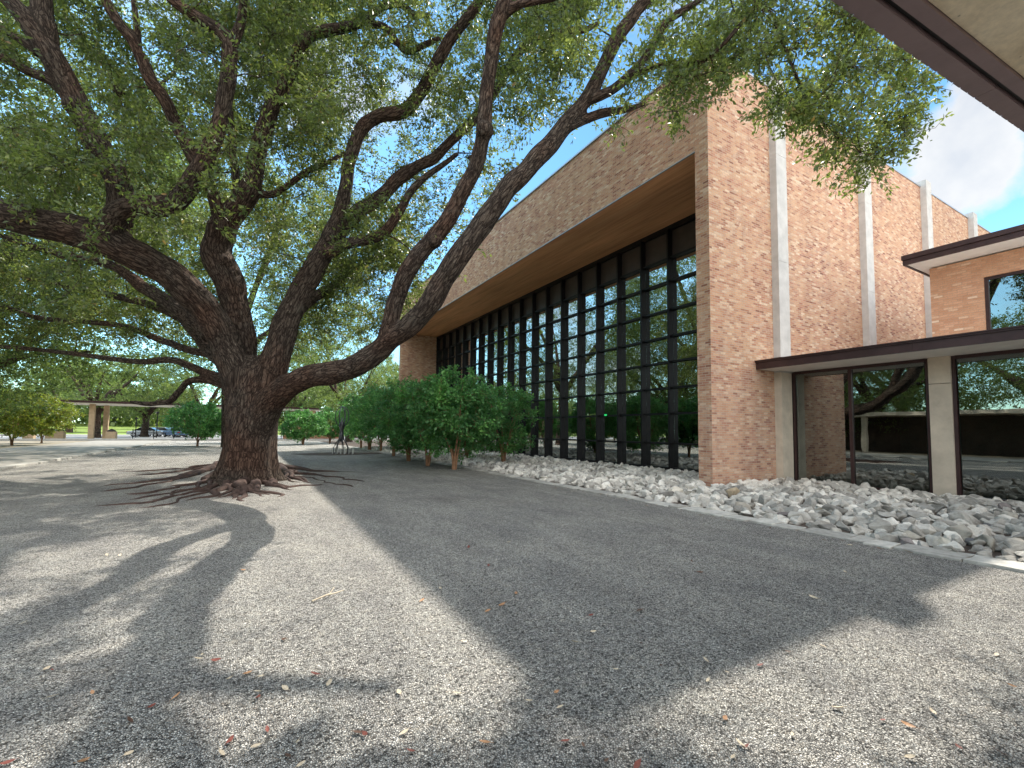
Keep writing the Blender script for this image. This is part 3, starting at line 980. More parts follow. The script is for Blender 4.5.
def in_poly(u, v, poly):
    c = False
    j = len(poly) - 1
    for i in range(len(poly)):
        (xi, yi), (xj, yj) = poly[i], poly[j]
        if (yi > v) != (yj > v) and u < (xj - xi) * (v - yi) / (yj - yi) + xi:
            c = not c
        j = i
    return c


SUNNY = [[(165, 530), (235, 524), (233, 548), (180, 578), (160, 580)], [(-10, 558), (55, 562), (48, 586), (-10, 592)], [(105, 632), (185, 590), (197, 612), (118, 650)],
         [(85, 548), (200, 520), (228, 528), (130, 562)], [(176, 702), (232, 690), (258, 704), (242, 775), (176, 775)], [(55, 766), (128, 722), (122, 752), (80, 775)],
         [(285, 545), (300, 488), (326, 488), (385, 570), (402, 600), (330, 622), (240, 642), (235, 610)], [(-10, 610), (30, 612), (20, 640), (-10, 645)], [(360, 655), (440, 640), (480, 690), (420, 700)]]


def make_oak():
    base = at(247, 462, 12.75)
    base.z = 0
    root = thing('oak_tree', 'huge old live oak with thick forked trunk and sweeping limbs in the gravel court', 'tree', base)
    T = Tree(5)
    mb = MB()
    # healed knots and short dead stubs on the limbs
    for (ku, kv, kt, kr) in ((147, 207, 10.15, .17), (483, 129, 9.05, .15), (72, 104, 10.5, .15), (118, 90, 10.6, .10), (436, 240, 9.55, .14), (330, 238, 12.6, .16), (225, 262, 12.9, .18), (345, 372, 10.75, .16)):
        kp = at(ku, kv, kt)
        kd = (Vector((0, 0, EYE)) - kp).normalized() + Vector((random.uniform(-.4, .4), random.uniform(-.4, .4), .2))
        kd.normalize()
        mb.tube([kp - kd * kr * 1.5, kp, kp + kd * kr * .55, kp + kd * kr * .75, kp + kd * kr * .55], [kr * 1.2, kr * 1.05, kr * .85, kr * .6, kr * .3], 10)
    # trunk with flaring, fluted foot
    seg, rings = 40, 26
    vs_, fs_ = [], []
    prof = [(-.35, 1.2), (0.0, .90), (.18, .78), (.45, .70), (.9, .645), (1.5, .62), (2.1, .58), (2.6, .54), (3.1, .5), (3.5, .3)]
    top_c = at(256, 395, 12.7)
    for i in range(rings):
        z = -.35 + 3.85 * i / (rings - 1)
        r = np.interp(z, [a for a, b in prof], [b for a, b in prof])
        cx = np.interp(z, [0, top_c.z], [base.x, top_c.x])
        cy = np.interp(z, [0, top_c.z], [base.y, top_c.y])
        fl = math.exp(-max(z, 0) * 1.6)
        for k in range(seg):
            a = 2 * math.pi * k / seg
            lob = .15 * math.sin(5 * a + .6) + .10 * math.sin(8 * a + 2) + .06 * math.sin(13 * a)
            rr_ = r * (1 + lob * (fl * .9 + .16))
            vs_.append((cx + rr_ * math.cos(a), cy + rr_ * math.sin(a), z))
    for i in range(rings - 1):
        for k in range(seg):
            k2 = (k + 1) % seg
            fs_.append((i * seg + k, i * seg + k2, (i + 1) * seg + k2, (i + 1) * seg + k))
    fs_.append(tuple(range(seg - 1, -1, -1)))
    fs_.append(tuple((rings - 1) * seg + k for k in range(seg)))
    mb.add(vs_, fs_)
    T.limb([(base.x, base.y, -.35, .9), (base.x, base.y, .8, .85), (top_c.x, top_c.y, 2.6, .8)])
    for rows in OAK:
        ch = T.limb(px_limb(rows))
        ch2 = ch.copy()
        # knobbly outline
        for i in range(len(ch2)):
            ch2[i, 3] *= 1 + .10 * mnoise.noise(Vector(ch2[i, :3]) * 2.3)
            wob_ = Vector(mnoise.noise_vector(Vector(ch2[i, :3]) * 1.7)) * min(.05, ch2[i, 3] * .25)
            ch2[i, :3] += np.array(wob_)
        mb.tube([Vector(p[:3]) for p in ch2], [float(max(p[3], .035)) for p in ch2], 12)
    trunk = fuse(mb, .038, 'trunk')
    set_grain(trunk, T.chains)
    link('trunk', trunk, 'bark', root).location = -base
    # surface roots
    rts = [[(228, 470, 12.3), (205, 482, 11.9), (175, 488, 11.7), (140, 494, 11.5), (105, 493, 11.6)],
           [(230, 475, 12.2), (205, 489, 11.6), (170, 497, 11.3), (125, 505, 11.0), (75, 503, 11.1)],
           [(225, 465, 12.6), (190, 475, 12.4), (150, 482, 12.3), (115, 485, 12.3), (60, 491, 12.1)],
           [(235, 480, 12.0), (225, 492, 11.4), (207, 498, 11.1), (190, 501, 11.0)],
           [(250, 480, 11.9), (262, 491, 11.3), (285, 497, 11.1)],
           [(262, 478, 12.0), (280, 487, 11.6), (305, 486, 11.6), (335, 484, 11.8)],
           [(270, 470, 12.2), (295, 474, 12.3), (325, 476, 12.2), (355, 481, 12.0), (405, 482, 12.0)],
           [(272, 466, 12.5), (300, 470, 12.6), (330, 472, 12.6), (375, 472, 12.6)],
           [(245, 482, 11.8), (243, 494, 11.2), (236, 500, 11.0)],
           [(225, 468, 12.5), (195, 470, 12.9), (160, 474, 12.9), (120, 476, 13)],
           [(275, 470, 12.2), (300, 480, 12.0), (318, 483, 11.9)]]
    more = []
    for k in range(26):
        src = rts[k % len(rts)]
        ja, jb = random.uniform(-8, 8), random.uniform(-4, 5)
        cut = random.randint(3, len(src))
        more.append([(u + ja * (q + .3) * .8, v + jb * q * .45, t_) for q, (u, v, t_) in enumerate(src[:cut])])
    for i, rt in enumerate(rts + more):
        pts = []
        for j, (u, v, _t) in enumerate(rt):
            g_ = ground_at(u, v)
            pts.append((g_.x, g_.y, (.10, .01, -.005, -.01, -.03)[min(j, 4)] + (0 if j < len(rt) - 1 else -.05), (.15, .075, .05, .04, .03)[min(j, 4)] * random.uniform(.7, 1.2) * (1 if i < 11 else .7)))
        ch = catmull(pts, 6)
        for q in range(len(ch)):
            wob_ = mnoise.noise_vector(Vector(ch[q, :3]) * 1.9 + Vector((i * 3.1, 0, 0)))
            ch[q, :2] += np.array(wob_[:2]) * .30
            ch[q, 2] += wob_[2] * .02
            ch[q, 3] *= 1 + .25 * mnoise.noise(Vector(ch[q, :3]) * 3.1)
        o = MB(base).tube([Vector(p[:3]) for p in ch], [float(p[3]) for p in ch], 8).build('root', 'root_bark', root, smooth=True)
    # leaf clumps: zones of the crown, each with its range of distance
    zones = [
        ([(-20, -60), (330, -60), (330, 120), (240, 215), (110, 215), (-20, 215)], 8.8, 17.5, 640),
        ([(250, -60), (600, -60), (580, 95), (520, 165), (452, 235), (400, 285), (330, 300), (250, 240)], 9.4, 18.5, 760),
        ([(560, -60), (760, -60), (750, 45), (690, 105), (640, 112), (560, 150)], 8.6, 12, 105),
        ([(735, -40), (840, -40), (905, 40), (932, 78), (915, 130), (878, 172), (856, 190), (835, 165), (795, 130), (765, 112)], 6.6, 8.0, 118),
        ([(640, 30), (745, 30), (740, 75), (690, 115), (650, 130), (600, 165), (590, 140)], 8.0, 9.2, 26),
        ([(430, 215), (470, 240), (470, 275), (440, 285)], 9.2, 10.2, 4),
        ([(240, 200), (400, 200), (425, 300), (380, 340), (290, 360)], 15, 22, 260),
        ([(-30, 215), (215, 215), (225, 330), (-30, 350)], 14.5, 22, 340),
        ([(-350, -150), (0, -150), (0, 230), (-350, 230)], 8.5, 16, 200),
        ([(-50, -330), (620, -330), (700, -60), (-50, -60)], 9.5, 15, 330),
        ([(200, -20), (345, -20), (345, 200), (200, 200)], 15, 20, 230),
        ([(10, 120), (235, 130), (225, 275), (10, 300)], 8.6, 10.2, 40),
    ]
    cent, rad = [], []
    rr = random.Random(3)
    lim = []
    for rows, ch in zip(OAK, T.chains[1:]):
        for q in ch[::2]:
            u, v, t_ = project(q[:3])
            if q[3] * FPX / t_ > 5:
                lim.append((u, v, t_, q[3] * FPX / t_))
    lim = np.array(lim)
    for poly, t0, t1, n in zones:
        us = [p[0] for p in poly]
        vs2 = [p[1] for p in poly]
        k = 0
        while k < n:
            u, v = rr.uniform(min(us), max(us)), rr.uniform(min(vs2), max(vs2))
            if not in_poly(u, v, poly):
                continue
            p = at(u, v, rr.uniform(t0, t1))
            if p.x > FX - .8 and p.y > CY - .8 and p.z < TOP + .6:
                k += .2
                continue
            if mnoise.noise(p * .55) < -.12 and t0 > 8.4:      # holes where the sky shows
                k += .35
                continue
            u2, v2, t2 = project(p)
            hit = (lim[:, 2] > t2 - .3) & (np.hypot(lim[:, 0] - u2, lim[:, 1] - v2) < lim[:, 3] + 24)
            if hit.any() and rr.random() < .86:
                k += .3
                continue
            # gaps in the crown that let the sun through to the gravel
            s_ = p.z / SUN_DIR.z
            sh = [project((p.x - SUN_DIR.x * s_ + ox, p.y - SUN_DIR.y * s_ + oy, 0)) for ox, oy in ((0, 0), (.38, 0), (-.38, 0), (0, .38), (0, -.38))]
            if rr.random() < .93 and any(in_poly(a, b, q) for a, b, c_ in sh if c_ > .3 for q in SUNNY):
                k += .12
                continue
            k += 1
            cent.append(np.array(p))
            rad.append(rr.uniform(.45, .85) * (.75 if t0 < 8.3 else 1))
    T.attach(cent)
    near = [i for i, c in enumerate(cent) if project(c)[2] < 8.4 and project(c)[0] > 560]
    ns = set(near)
    rest_ = [i for i in range(len(cent)) if i not in ns]
    V = np.vstack([T.foliage([cent[i] for i in rest_], [rad[i] for i in rest_], 13, 14, .112),
                   T.foliage([cent[i] for i in near], [rad[i] for i in near], 12, 13, .092)])
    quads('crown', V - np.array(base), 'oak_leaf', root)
    bmesh_ = T.branch_mesh('twigs')
    link('twigs', bmesh_, 'bark', root).location = -base
    return root


make_oak()


def make_tree(name, label, x, y, h, cr, seed, leaf='far_leaf', nclump=150, leafL=.17, trunk_r=.35, lean=(0, 0), group=None, crown_lo=.32, per=11):
    T = Tree(seed)
    rr = np.random.default_rng(seed)
    root = thing(name, label, 'tree', (x, y, 0), 0, group)
    mb = MB()
    fork = h * rr.uniform(.22, .3)
    top = np.array([lean[0] * fork, lean[1] * fork, fork])
    tk = [(0, 0, -.3, trunk_r * 1.5), (top[0] * .15, top[1] * .15, .35, trunk_r * 1.08), (top[0] * .6, top[1] * .6, fork * .6, trunk_r * .9), (top[0], top[1], fork, trunk_r * .85)]
    ch = T.limb(tk)
    mb.tube([Vector(p[:3]) for p in ch], [float(p[3]) for p in ch], 10)
    nl = 6
    for k in range(nl):
        a = 2 * math.pi * k / nl + rr.uniform(-.4, .4)
        reach = cr * rr.uniform(.55, .85)
        hz = h * rr.uniform(.55, .9)
        pts = [(top[0], top[1], fork - .25, trunk_r * .6)]
        for s in (.3, .65, 1.0):
            pts.append((top[0] + reach * s * math.cos(a) + rr.normal() * .25, top[1] + reach * s * math.sin(a) + rr.normal() * .25, fork + (hz - fork) * s ** .85 + rr.normal() * .2, trunk_r * .6 * (1 - s * .85)))
        ch = T.limb(pts)
        mb.tube([Vector(p[:3]) for p in ch], [float(max(.03, p[3])) for p in ch], 7)
    me = mb.mesh('trunk', smooth=True)
    a_ = me.attributes.new('grain', 'FLOAT_VECTOR', 'POINT')
    a_.data.foreach_set('vector', np.array(mb.v, np.float32).ravel())
    link('trunk', me, 'bark', root)
    cent, rad = [], []
    while len(cent) < nclump:
        d = rr.normal(size=3)
        d /= np.linalg.norm(d)
        r = rr.uniform(.35, 1) ** .5
        p = np.array([d[0] * cr * r, d[1] * cr * r, h * (crown_lo + 1) / 2 + d[2] * r * h * (1 - crown_lo) / 2])
        p[:2] += top[:2]
        if mnoise.noise(Vector(p) * .5 + Vector((seed, 0, 0))) < -.18:
            continue
        cent.append(p)
        rad.append(rr.uniform(.6, 1.15) * cr / 6)
    T.attach(cent)
    V = T.foliage(cent, rad, 12, per, leafL)
    quads('crown', V, leaf, root)
    link('twigs', T.branch_mesh('twigs'), 'bark', root)
    return root


GT = 'oaks around the court'
far = [
    ('oak at the far left with a drooping dark crown over the paved path', -14.5, 36, 11, 8.5, 21, .5, .20, 230),
    ('leaning dark trunked oak behind the left column of the far walkway', -17.5, 80, 13, 9, 22, .55, .22, 160),
    ('oak with a straight dark trunk just right of the far walkway columns', -13.6, 88, 12, 8, 23, .5, .24, 150),
    ('broad oak beyond the walkway, directly left of the great trunk', -5.5, 84, 14, 9, 24, .5, .3, 150),
    ('pale green oak seen between the great trunk and the sculpture', 6, 76, 14, 8, 25, .45, .3, 150),
    ('pale leafy oak rising behind the low red brick wall', 15, 72, 13, 8, 26, .45, .26, 150),
    ('tall oak beside the far end of the brick hall', 10.5, 57, 13, 7, 27, .4, .28, 170),
    ('far oak across the parking lot above the parked cars', -30, 120, 15, 10, 28, .5, .25, 130),
    ('far oak on the lawn behind the lamp posts', -48, 128, 15, 11, 29, .5, .25, 130),
    ('far oak on the lawn beyond the yellow green shrub', -70, 118, 15, 11, 30, .5, .25, 130),
    ('big shady oak behind the yellow green shrub at the left edge', -28, 58, 13, 10, 31, .55, .26, 190),
]
far += [('towering oak at the left edge, its crown over the great left limb', -12.5, 30, 24, 11, 35, .55, .24, 700),
        ('tall spreading oak behind the yellow green shrub, above the paved path', -16.8, 40, 17, 9, 32, .5, .25, 300),
        ('tall oak hidden behind the great trunk, its crown filling the gap above the fork', -1.2, 42, 23, 11, 33, .5, .2, 700),
        ('oak behind the shrubs to the right of the sculpture', 16, 82, 14, 9, 34, .5, .15, 190)]
for lab, x, y, h, cr, sd, tr, lo, nc in far:
    make_tree('oak_tree', lab, x, y, h, cr, sd, 'far_leaf', nc, .20 if y < 70 else .27, tr, (rng.uniform(-.15, .15), 0), GT, lo)
# distant woods beyond the lawn
wr_ = np.random.default_rng(77)
wc = []
for k in range(2600):
    x = wr_.uniform(-190, 130)
    hgt = 11 + 4 * math.sin(x * .13) + 3 * math.sin(x * .31 + 1)
    wc.append((x, wr_.uniform(148, 170), 1.2 + wr_.uniform(.0, 1) ** 1.1 * hgt))
wc = np.repeat(np.array(wc), 30, axis=0)
wc = wc + wr_.normal(size=wc.shape) * [1.3, 1.3, .9]
wl = wr_.uniform(.8, 1.5, len(wc))
o = stuff(quads('distant_woods', leaf_quads(wc, wr_.normal(size=wc.shape), wl, wl * .7, wr_), 'far_leaf'))
tag(o, 'distant band of green woods beyond the lawn and parking lot', 'woods')
# more trees of the court, outside the frame but mirrored in the glass
proto = make_tree('oak_tree', 'oak outside the left edge of the view, mirrored in the glass wing', -21, 20, 13, 8, 41, 'far_leaf', 260, .19, .5, (0, 0), GT, .14)
for x, y, rz, s, lab in ((-27, 34, 1.1, 1.1, 'oak farther along the side of the court, mirrored in the curtain wall'), (-19, 4, 2.3, .95, 'oak left of the photographer, mirrored in the nearest glass pane'), (-34, 12, 4.0, 1.2, 'tall oak behind the side walkway, mirrored above its roof'), (-27, 2, .4, 1.0, 'oak behind the near end of the side walkway, outside the view'), (-26, 25, 5.1, 1.0, 'oak behind the middle of the side walkway, outside the view'), (-38, 24, 2.9, 1.3, 'tallest oak far behind the side walkway, outside the view')):
    o = copy_tree(proto)
    o.location = (x, y, 0)
    o.rotation_euler = (0, 0, rz)
    o.scale = (s, s, s)
    o['label'] = lab


def make_shrub(label, x, y, h, cr, seed, leaf, nclump, leafL, stems=5, group=None, lo=.22, per=9, name='maple_shrub', ccx=0.0, ccy=0.0, stem_mat='orange_bark'):
    T = Tree(seed)
    rr = np.random.default_rng(seed)
    root = thing(name, label, 'shrub', (x, y, 0), 0, group)
    for k in range(stems):
        a = 2 * math.pi * k / stems + rr.uniform(-.3, .3)
        sp = cr * rr.uniform(.3, .6)
        pts = [(.05 * math.cos(a), .05 * math.sin(a), -.1, .055), (.10 * math.cos(a) + rr.normal() * .03, .10 * math.sin(a), h * .15, .042), (ccx * .6 + sp * .6 * math.cos(a), ccy * .6 + sp * .6 * math.sin(a), h * .42, .03), (ccx + sp * math.cos(a), ccy + sp * math.sin(a), h * .8, .012)]
        ch = T.limb(pts)
        mb = MB().tube([Vector(p[:3]) for p in ch], [float(p[3]) for p in ch], 6)
        mb.build('stem', stem_mat, root, smooth=True)
    cent, rad = [], []
    while len(cent) < nclump:
        d = rr.normal(size=3)
        d /= np.linalg.norm(d)
        r = rr.uniform(.3, 1) ** .5
        zc, hz = h * (lo + 1) / 2, h * (1 - lo) / 2
        p = np.array([ccx + d[0] * cr * r, ccy + d[1] * cr * r, zc + d[2] * r * hz])
        if mnoise.noise(Vector(p) * 1.1 + Vector((seed, 0, 0))) < -.25:
            continue
        cent.append(p)
        rad.append(rr.uniform(.24, .42) * (cr / 1.6) ** .5)
    T.attach(cent)
    V = T.foliage(cent, rad, 11, per, leafL, flat=.45, hang=-.08, ar=.6)
    quads('crown', V, leaf, root)
    link('twigs', T.branch_mesh('twigs'), stem_mat, root)
    return root


G1 = 'maple shrubs in a row along the stone edging'
row = [(454, 469.5, 3.85, 1.6, 'largest bright green maple shrub, nearest of the row along the gravel', 150),
       (427.6, 466, 3.75, 1.4, 'second maple shrub of the row, hidden partly by the largest one', 100),
       (408.7, 461, 4.0, 1.7, 'third maple shrub of the row along the gravel', 100),
       (393.4, 456, 4.3, 1.9, 'fourth maple shrub of the row along the gravel', 100),
       (381, 451.5, 4.6, 2.0, 'fifth maple shrub of the row along the gravel', 90),
       (369.5, 450, 4.6, 2.0, 'sixth maple shrub of the row, beside the sculpture', 90),
       (361, 448, 4.5, 2.1, 'farthest maple shrub of the row, behind the sculpture', 90)]
for i, (u, v, h, cr, lab, nc) in enumerate(row):
    g_ = ground_at(u, v)
    make_shrub(lab, g_.x, g_.y, h, cr * rng.uniform(.9, 1.12), 60 + i, 'maple_leaf', int(nc * 1.3), .12, 4, G1, (.13, .2, .1, .17, .12, .15, .12)[i])
G2 = 'maple shrubs among the rocks'
make_shrub('rounded maple shrub growing in the rocks against the dark glass', 10.2, 18.4, 3.6, 1.55, 71, 'maple_leaf', 130, .105, 5, G2, .12)
make_shrub('maple shrub in the rocks behind the largest shrub of the row', 10.2, 22.5, 3.8, 1.6, 72, 'maple_leaf', 110, .11, 5, G2, .12)
g_ = ground_at(18, 445)
make_shrub('yellow green sunlit shrub on pale forked stems at the left edge', -15.3, 48.5, 4.1, 3.4, 73, 'bright_leaf', 210, .16, 5, None, .2, name='crape_myrtle')
make_shrub('smaller yellow green shrub right behind the sunlit one at the left edge', -15.4, 54.5, 3.9, 2.2, 78, 'bright_leaf', 90, .16, 4, None, .2, name='crape_myrtle')
make_shrub('dark green shrub on thin stems left of the great trunk', -3.5, 44.5, 3.5, 2.4, 74, 'maple_leaf', 150, .15, 4, None, .22, name='crape_myrtle')
make_shrub('green shrub touching the left side of the great trunk', -1.6, 52, 3.8, 2.0, 79, 'maple_leaf', 110, .16, 4, None, .15, name='crape_myrtle')
make_shrub('green shrub in front of the low red brick wall', 4.5, 47, 3.3, 2.1, 75, 'maple_leaf', 140, .15, 5, None, .12, name='crape_myrtle')
make_shrub('green shrub between the red brick wall and the sculpture', 7.3, 50, 3.6, 1.9, 76, 'maple_leaf', 110, .15, 4, None, .12, name='crape_myrtle')

# ------------------------------------------------------------------ far side of the court
wk = thing('covered_walkway', 'long flat roofed walkway on tan columns across the far end of the court', 'walkway', (-15, 66, 0))
wr = part(MB().box(-20.5, 8.5, 64.6, 69.6, 3.92, 4.16), 'roof', 'white_soffit', wk)
part(MB().box(-20.6, 8.6, 64.5, 64.58, 4.0, 4.24), 'roof_fascia', 'brown_metal', wk)
for x, y in ((-14.7, 65.6), (-14.2, 68.9), (7.4, 65.6), (7.4, 68.9)):
    part(MB().box(x - .23, x + .23, y - .23, y + .23, -.1, 3.925), 'column', 'tan_stone', wk, bevel=.02)
sw = thing('covered_walkway', 'flat roofed side walkway along the left of the court, mirrored in the glass wing', 'walkway', (-17, 10, 0))
part(MB().box(-20, -15.6, -14, 30, 3.1, 3.4), 'roof', 'concrete', sw)
for y in (-11, -1, 9, 19, 29.5):
    part(MB().box(-16.4, -16.05, y - .18, y + .18, -.1, 3.1), 'column', 'concrete', sw, bevel=.02)
part(MB().box(-20, -19.7, -14, 30, -.1, 3.1), 'back_wall', 'dark_wall', sw)
lw_ = thing('brick_wall', 'low dark red brick wall behind the shrubs at the far end of the court', 'wall', (12, 63.9, 0))
part(MB().box(3.8, 10.9, 63.8, 64.1, -.1, 1.75), 'wall', 'red_brick', lw_)
part(MB().box(3.75, 10.9, 63.75, 64.15, 1.75, 1.86), 'coping', 'pale_concrete', lw_)
fen = thing('rail_fence', 'thin dark rail fence between the walkway and the parking lot', 'fence', (-15, 70.5, 0))
for k in range(26):
    x = -40 + k * 2.0
    part(MB().box(x - .04, x + .04, 70.45, 70.53, -.1, 1.25), 'post', 'dark_metal', fen)
for z in (.4, .8, 1.2):
    part(MB().box(-40, 10, 70.47, 70.51, z - .025, z + .025), 'rail', 'dark_metal', fen)
for u, hgt, lab in ((136, 2.6, 'thin dark lamp post left of the parked silver car'), (157, 3.4, 'thin dark lamp post in front of the parked silver car'), (73, 4.2, 'dark lamp post on the grass left of the far walkway column')):
    p = at(u, 427, 64 if u > 100 else 95)
    lp = thing('lamp_post', lab, 'lamp post', (p.x, p.y, 0))
    MB().tube([(0, 0, -.1), (0, 0, hgt)], .06, 8).build('pole', 'dark_metal', lp)
    MB().lathe([(.06, hgt), (.2, hgt + .05), (.22, hgt + .12), (.05, hgt + .25), (.01, hgt + .3)], 12).build('lamp_head', 'dark_metal', lp)
for u, lab in ((52, 'tan stone bin beside the yellow green shrub'), (60, 'tan stone bin with dark lid right of the yellow green shrub'), (112, 'tan stone bin beside the right far walkway column'), (30, 'tan stone bin behind the stems of the yellow green shrub')):
    p = at(u, 427, 49.5)
    b = thing('litter_bin', lab, 'bin', (p.x, p.y, 0), 0, 'tan stone bins at the far walkway')
    MB().box(-.42, .42, -.42, .42, 0, .95).build('body', 'tan_stone', b, bevel=.03)
    MB().lathe([(.40, .95), (.42, 1.0), (.30, 1.12), (.1, 1.2), (.02, 1.22)], 14).build('lid', 'dark_metal', b)


def make_car(label, x, y, rz, paint, group):
    r = thing('parked_car', label, 'car', (x, y, 0), rz, group)
    prof = [(-2.2, .35), (-2.25, .62), (-2.1, .86), (-1.35, .95), (-.75, 1.36), (.0, 1.46), (.75, 1.40), (1.35, 1.0), (1.95, .92), (2.2, .8), (2.25, .5), (2.15, .3)]
    mb = MB()
    lower = [(a, min(b, .96)) for a, b in prof]
    n = len(lower)
    for w_, pr in ((.86, lower),):
        mb.add([(a, -w_, b) for a, b in pr] + [(a, w_, b) for a, b in pr], [tuple(range(n - 1, -1, -1)), tuple(range(n, 2 * n))] + [(i, (i + 1) % n, n + (i + 1) % n, n + i) for i in range(n)])
    mb.build('body', paint, r, bevel=.05, smooth=True)
    cab = [(-1.45, .93), (-.78, 1.36), (-.3, 1.45), (.35, 1.45), (.75, 1.39), (1.4, .95)]
    n = len(cab)
    m2 = MB().add([(a, -.80 + .2 * (b - .93), b) for a, b in cab] + [(a, .80 - .2 * (b - .93), b) for a, b in cab], [tuple(range(n - 1, -1, -1)), tuple(range(n, 2 * n))] + [(i, (i + 1) % n, n + (i + 1) % n, n + i) for i in range(n)])
    m2.build('window', 'car_glass', r)
    MB().box(-.72, .72, -.66, .66, 1.37, 1.475).build('roof', paint, r, bevel=.03)
    for xx in (-1.38, 1.38):
        for yy in (-.8, .8):
            wl = MB().tube([(xx, yy - .1, .32), (xx, yy + .1, .32)], .32, 18).build('wheel', 'tyre', r, bevel=.02)
            MB().tube([(xx, yy - .112, .32), (xx, yy + .112, .32)], .2, 12).build('rim', 'rim', wl)
    for yy in (-.6, .6):
        MB().box(2.14, 2.262, yy - .17, yy + .17, .62, .76).build('headlight', 'lamp_clear', r, bevel=.01)
        MB().box(-2.262, -2.14, yy - .17, yy + .17, .66, .82).build('tail_light', 'lamp_red', r, bevel=.01)
    return r


GC = 'cars parked beyond the fence'
for u, t_, rz, paint, lab in ((147, 70, 0.35, 'car_silver', 'silver blue car parked beyond the fence, left of the lamp post'), (162, 74, .2, 'car_silver', 'grey car parked right behind the lamp post'), (176, 70, 2.6, 'car_blue', 'blue car parked behind the dark green shrub'), (221, 72, .3, 'car_white', 'white car parked just left of the great trunk'), (12, 68, .1, 'car_white', 'white car parked behind the yellow green shrub'), (192, 72, .2, 'car_dark', 'dark car parked behind the stems of the dark green shrub')):
    p = at(u, 427, t_)
    make_car(lab, p.x, p.y, rz - .5, paint, GC)

# ------------------------------------------------------------------ wire sculpture
g_ = ground_at(341, 454)
sc_ = thing('wire_sculpture', 'dark metal sculpture with looped wire head and spread wire legs on the mulch circle', 'sculpture', (g_.x, g_.y, 0), YAW * -1)
MB().lathe([(.09, .75), (.17, .95), (.12, 1.2), (.10, 1.45), (.19, 1.68), (.15, 1.85), (.05, 2.0), (.03, 2.2)], 12).build('body', 'steel', sc_, smooth=True)
for k in range(7):
    a = 2 * math.pi * k / 7
    MB().tube([(.06 * math.cos(a), .06 * math.sin(a), 1.0), (.25 * math.cos(a), .25 * math.sin(a), .75), (.42 * math.cos(a), .42 * math.sin(a), .4), (.44 * math.cos(a), .44 * math.sin(a), 0)], [.03, .03, .025, .02], 6).build('leg', 'steel', sc_)
for k in range(4):
    a = math.pi * k / 4
    pts = [(.42 * math.sin(b) * math.cos(a), .42 * math.sin(b) * math.sin(a), 2.25 + .62 * math.cos(b)) for b in [2 * math.pi * j / 20 for j in range(21)]]
    MB().tube(pts, .022, 5).build('wire_loop', 'steel', sc_)
for k in range(9):
    x = .2 + .16 * k - .7
    MB().tube([(x, .35 * math.sin(k * 2.1), 0), (x + .04 * math.sin(k), .35 * math.sin(k * 2.1), .35 + .12 * math.sin(k * 1.7))], .022, 6).build('white_rod', 'white_paint', sc_)

# ------------------------------------------------------------------ rocks
protos = []
for k in range(16):
    bm = bmesh.new()
    el = Vector((1, random.uniform(.65, .95), random.uniform(.5, .78)))
    for _ in range(12):
        d = Vector((random.gauss(0, 1), random.gauss(0, 1), random.gauss(0, 1))).normalized()
        d = Vector([math.copysign(abs(c) ** .75, c) for c in d])
        bm.verts.new(Vector((d.x * el.x, d.y * el.y, d.z * el.z)) * .5)
    res = bmesh.ops.convex_hull(bm, input=bm.verts)
    bmesh.ops.delete(bm, geom=[v for v in bm.verts if not v.link_faces], context='VERTS')
    bmesh.ops.dissolve_limit(bm, angle_limit=R(14), verts=bm.verts, edges=bm.edges)
    bmesh.ops.bevel(bm, geom=list(bm.edges), offset=.02, segments=1, profile=.5, affect='EDGES', clamp_overlap=True)
    bmesh.ops.triangulate(bm, faces=bm.faces)
    bmesh.ops.subdivide_edges(bm, edges=[e for e in bm.edges if e.calc_length() > .16], cuts=2, use_grid_fill=True)
    bmesh.ops.triangulate(bm, faces=bm.faces)
    for v in bm.verts:
        q = v.co * 3.2 + Vector((k * 7.7, 0, 0))
        v.co += Vector(mnoise.noise_vector(q)) * .030 + Vector(mnoise.noise_vector(q * 2.7)) * .016
    me = bpy.data.meshes.new('rock')
    bm.to_mesh(me)
    bm.free()
    protos.append(me)
spots = []
rr = random.Random(8)


def bed_edge(y):
    if y < 8.25:
        return 14.75
    if y < 8.85:
        return 11.1
    return 14.15


y = -3.5
while y < 38.5:
    st = .245 if y < 12 else .31
    x = 8.02
    while x < bed_edge(y):
        for lay in range(2):
            px_, py_ = x + rr.uniform(-.14, .14), y + rr.uniform(-.14, .14)
            if px_ > bed_edge(py_) - .1 or (14.2 < px_ < 15.1 and CY - .5 < py_ < CY + .1) or px_ < 7.92:
                continue
            s = rr.choice((rr.uniform(.16, .27), rr.uniform(.22, .34), rr.uniform(.27, .45)))
            if px_ < 8.1:
                s = min(s, .38)
            mound = .075 * min(1, (px_ - 7.8) / .8)
            spots.append((px_, py_, s * .13 - .05 + lay * mound * .7 + rr.uniform(-.02, .035), s))
        x += st
    y += st
info = []
for x, y, z, s in spots:
    u, v, t_ = project((x, y, z))
    vis = t_ > .5 and -20 < u < 1044 and -20 < v < 788
    info.append((s * FPX / t_ if vis else 0, x, y, z, s))
info.sort(reverse=True)
kinds = [('rock_pale', 'pale grey angular rock in the loose rock bed along the building'), ('rock_dark', 'dark grey rock among the pale rocks of the bed'), ('rock_ochre', 'ochre stained rock among the pale rocks of the bed'), ('rock_pink', 'pinkish grey rock among the pale rocks of the bed'), ('rock_cream', 'cream coloured rock in the loose rock bed along the building')]
meshes = {}
for kn, _ in kinds:
    for i, me in enumerate(protos):
        m2 = me.copy()
        m2.materials.append(MATS[kn])
        meshes[kn, i] = m2
rest = [[], [], 0]
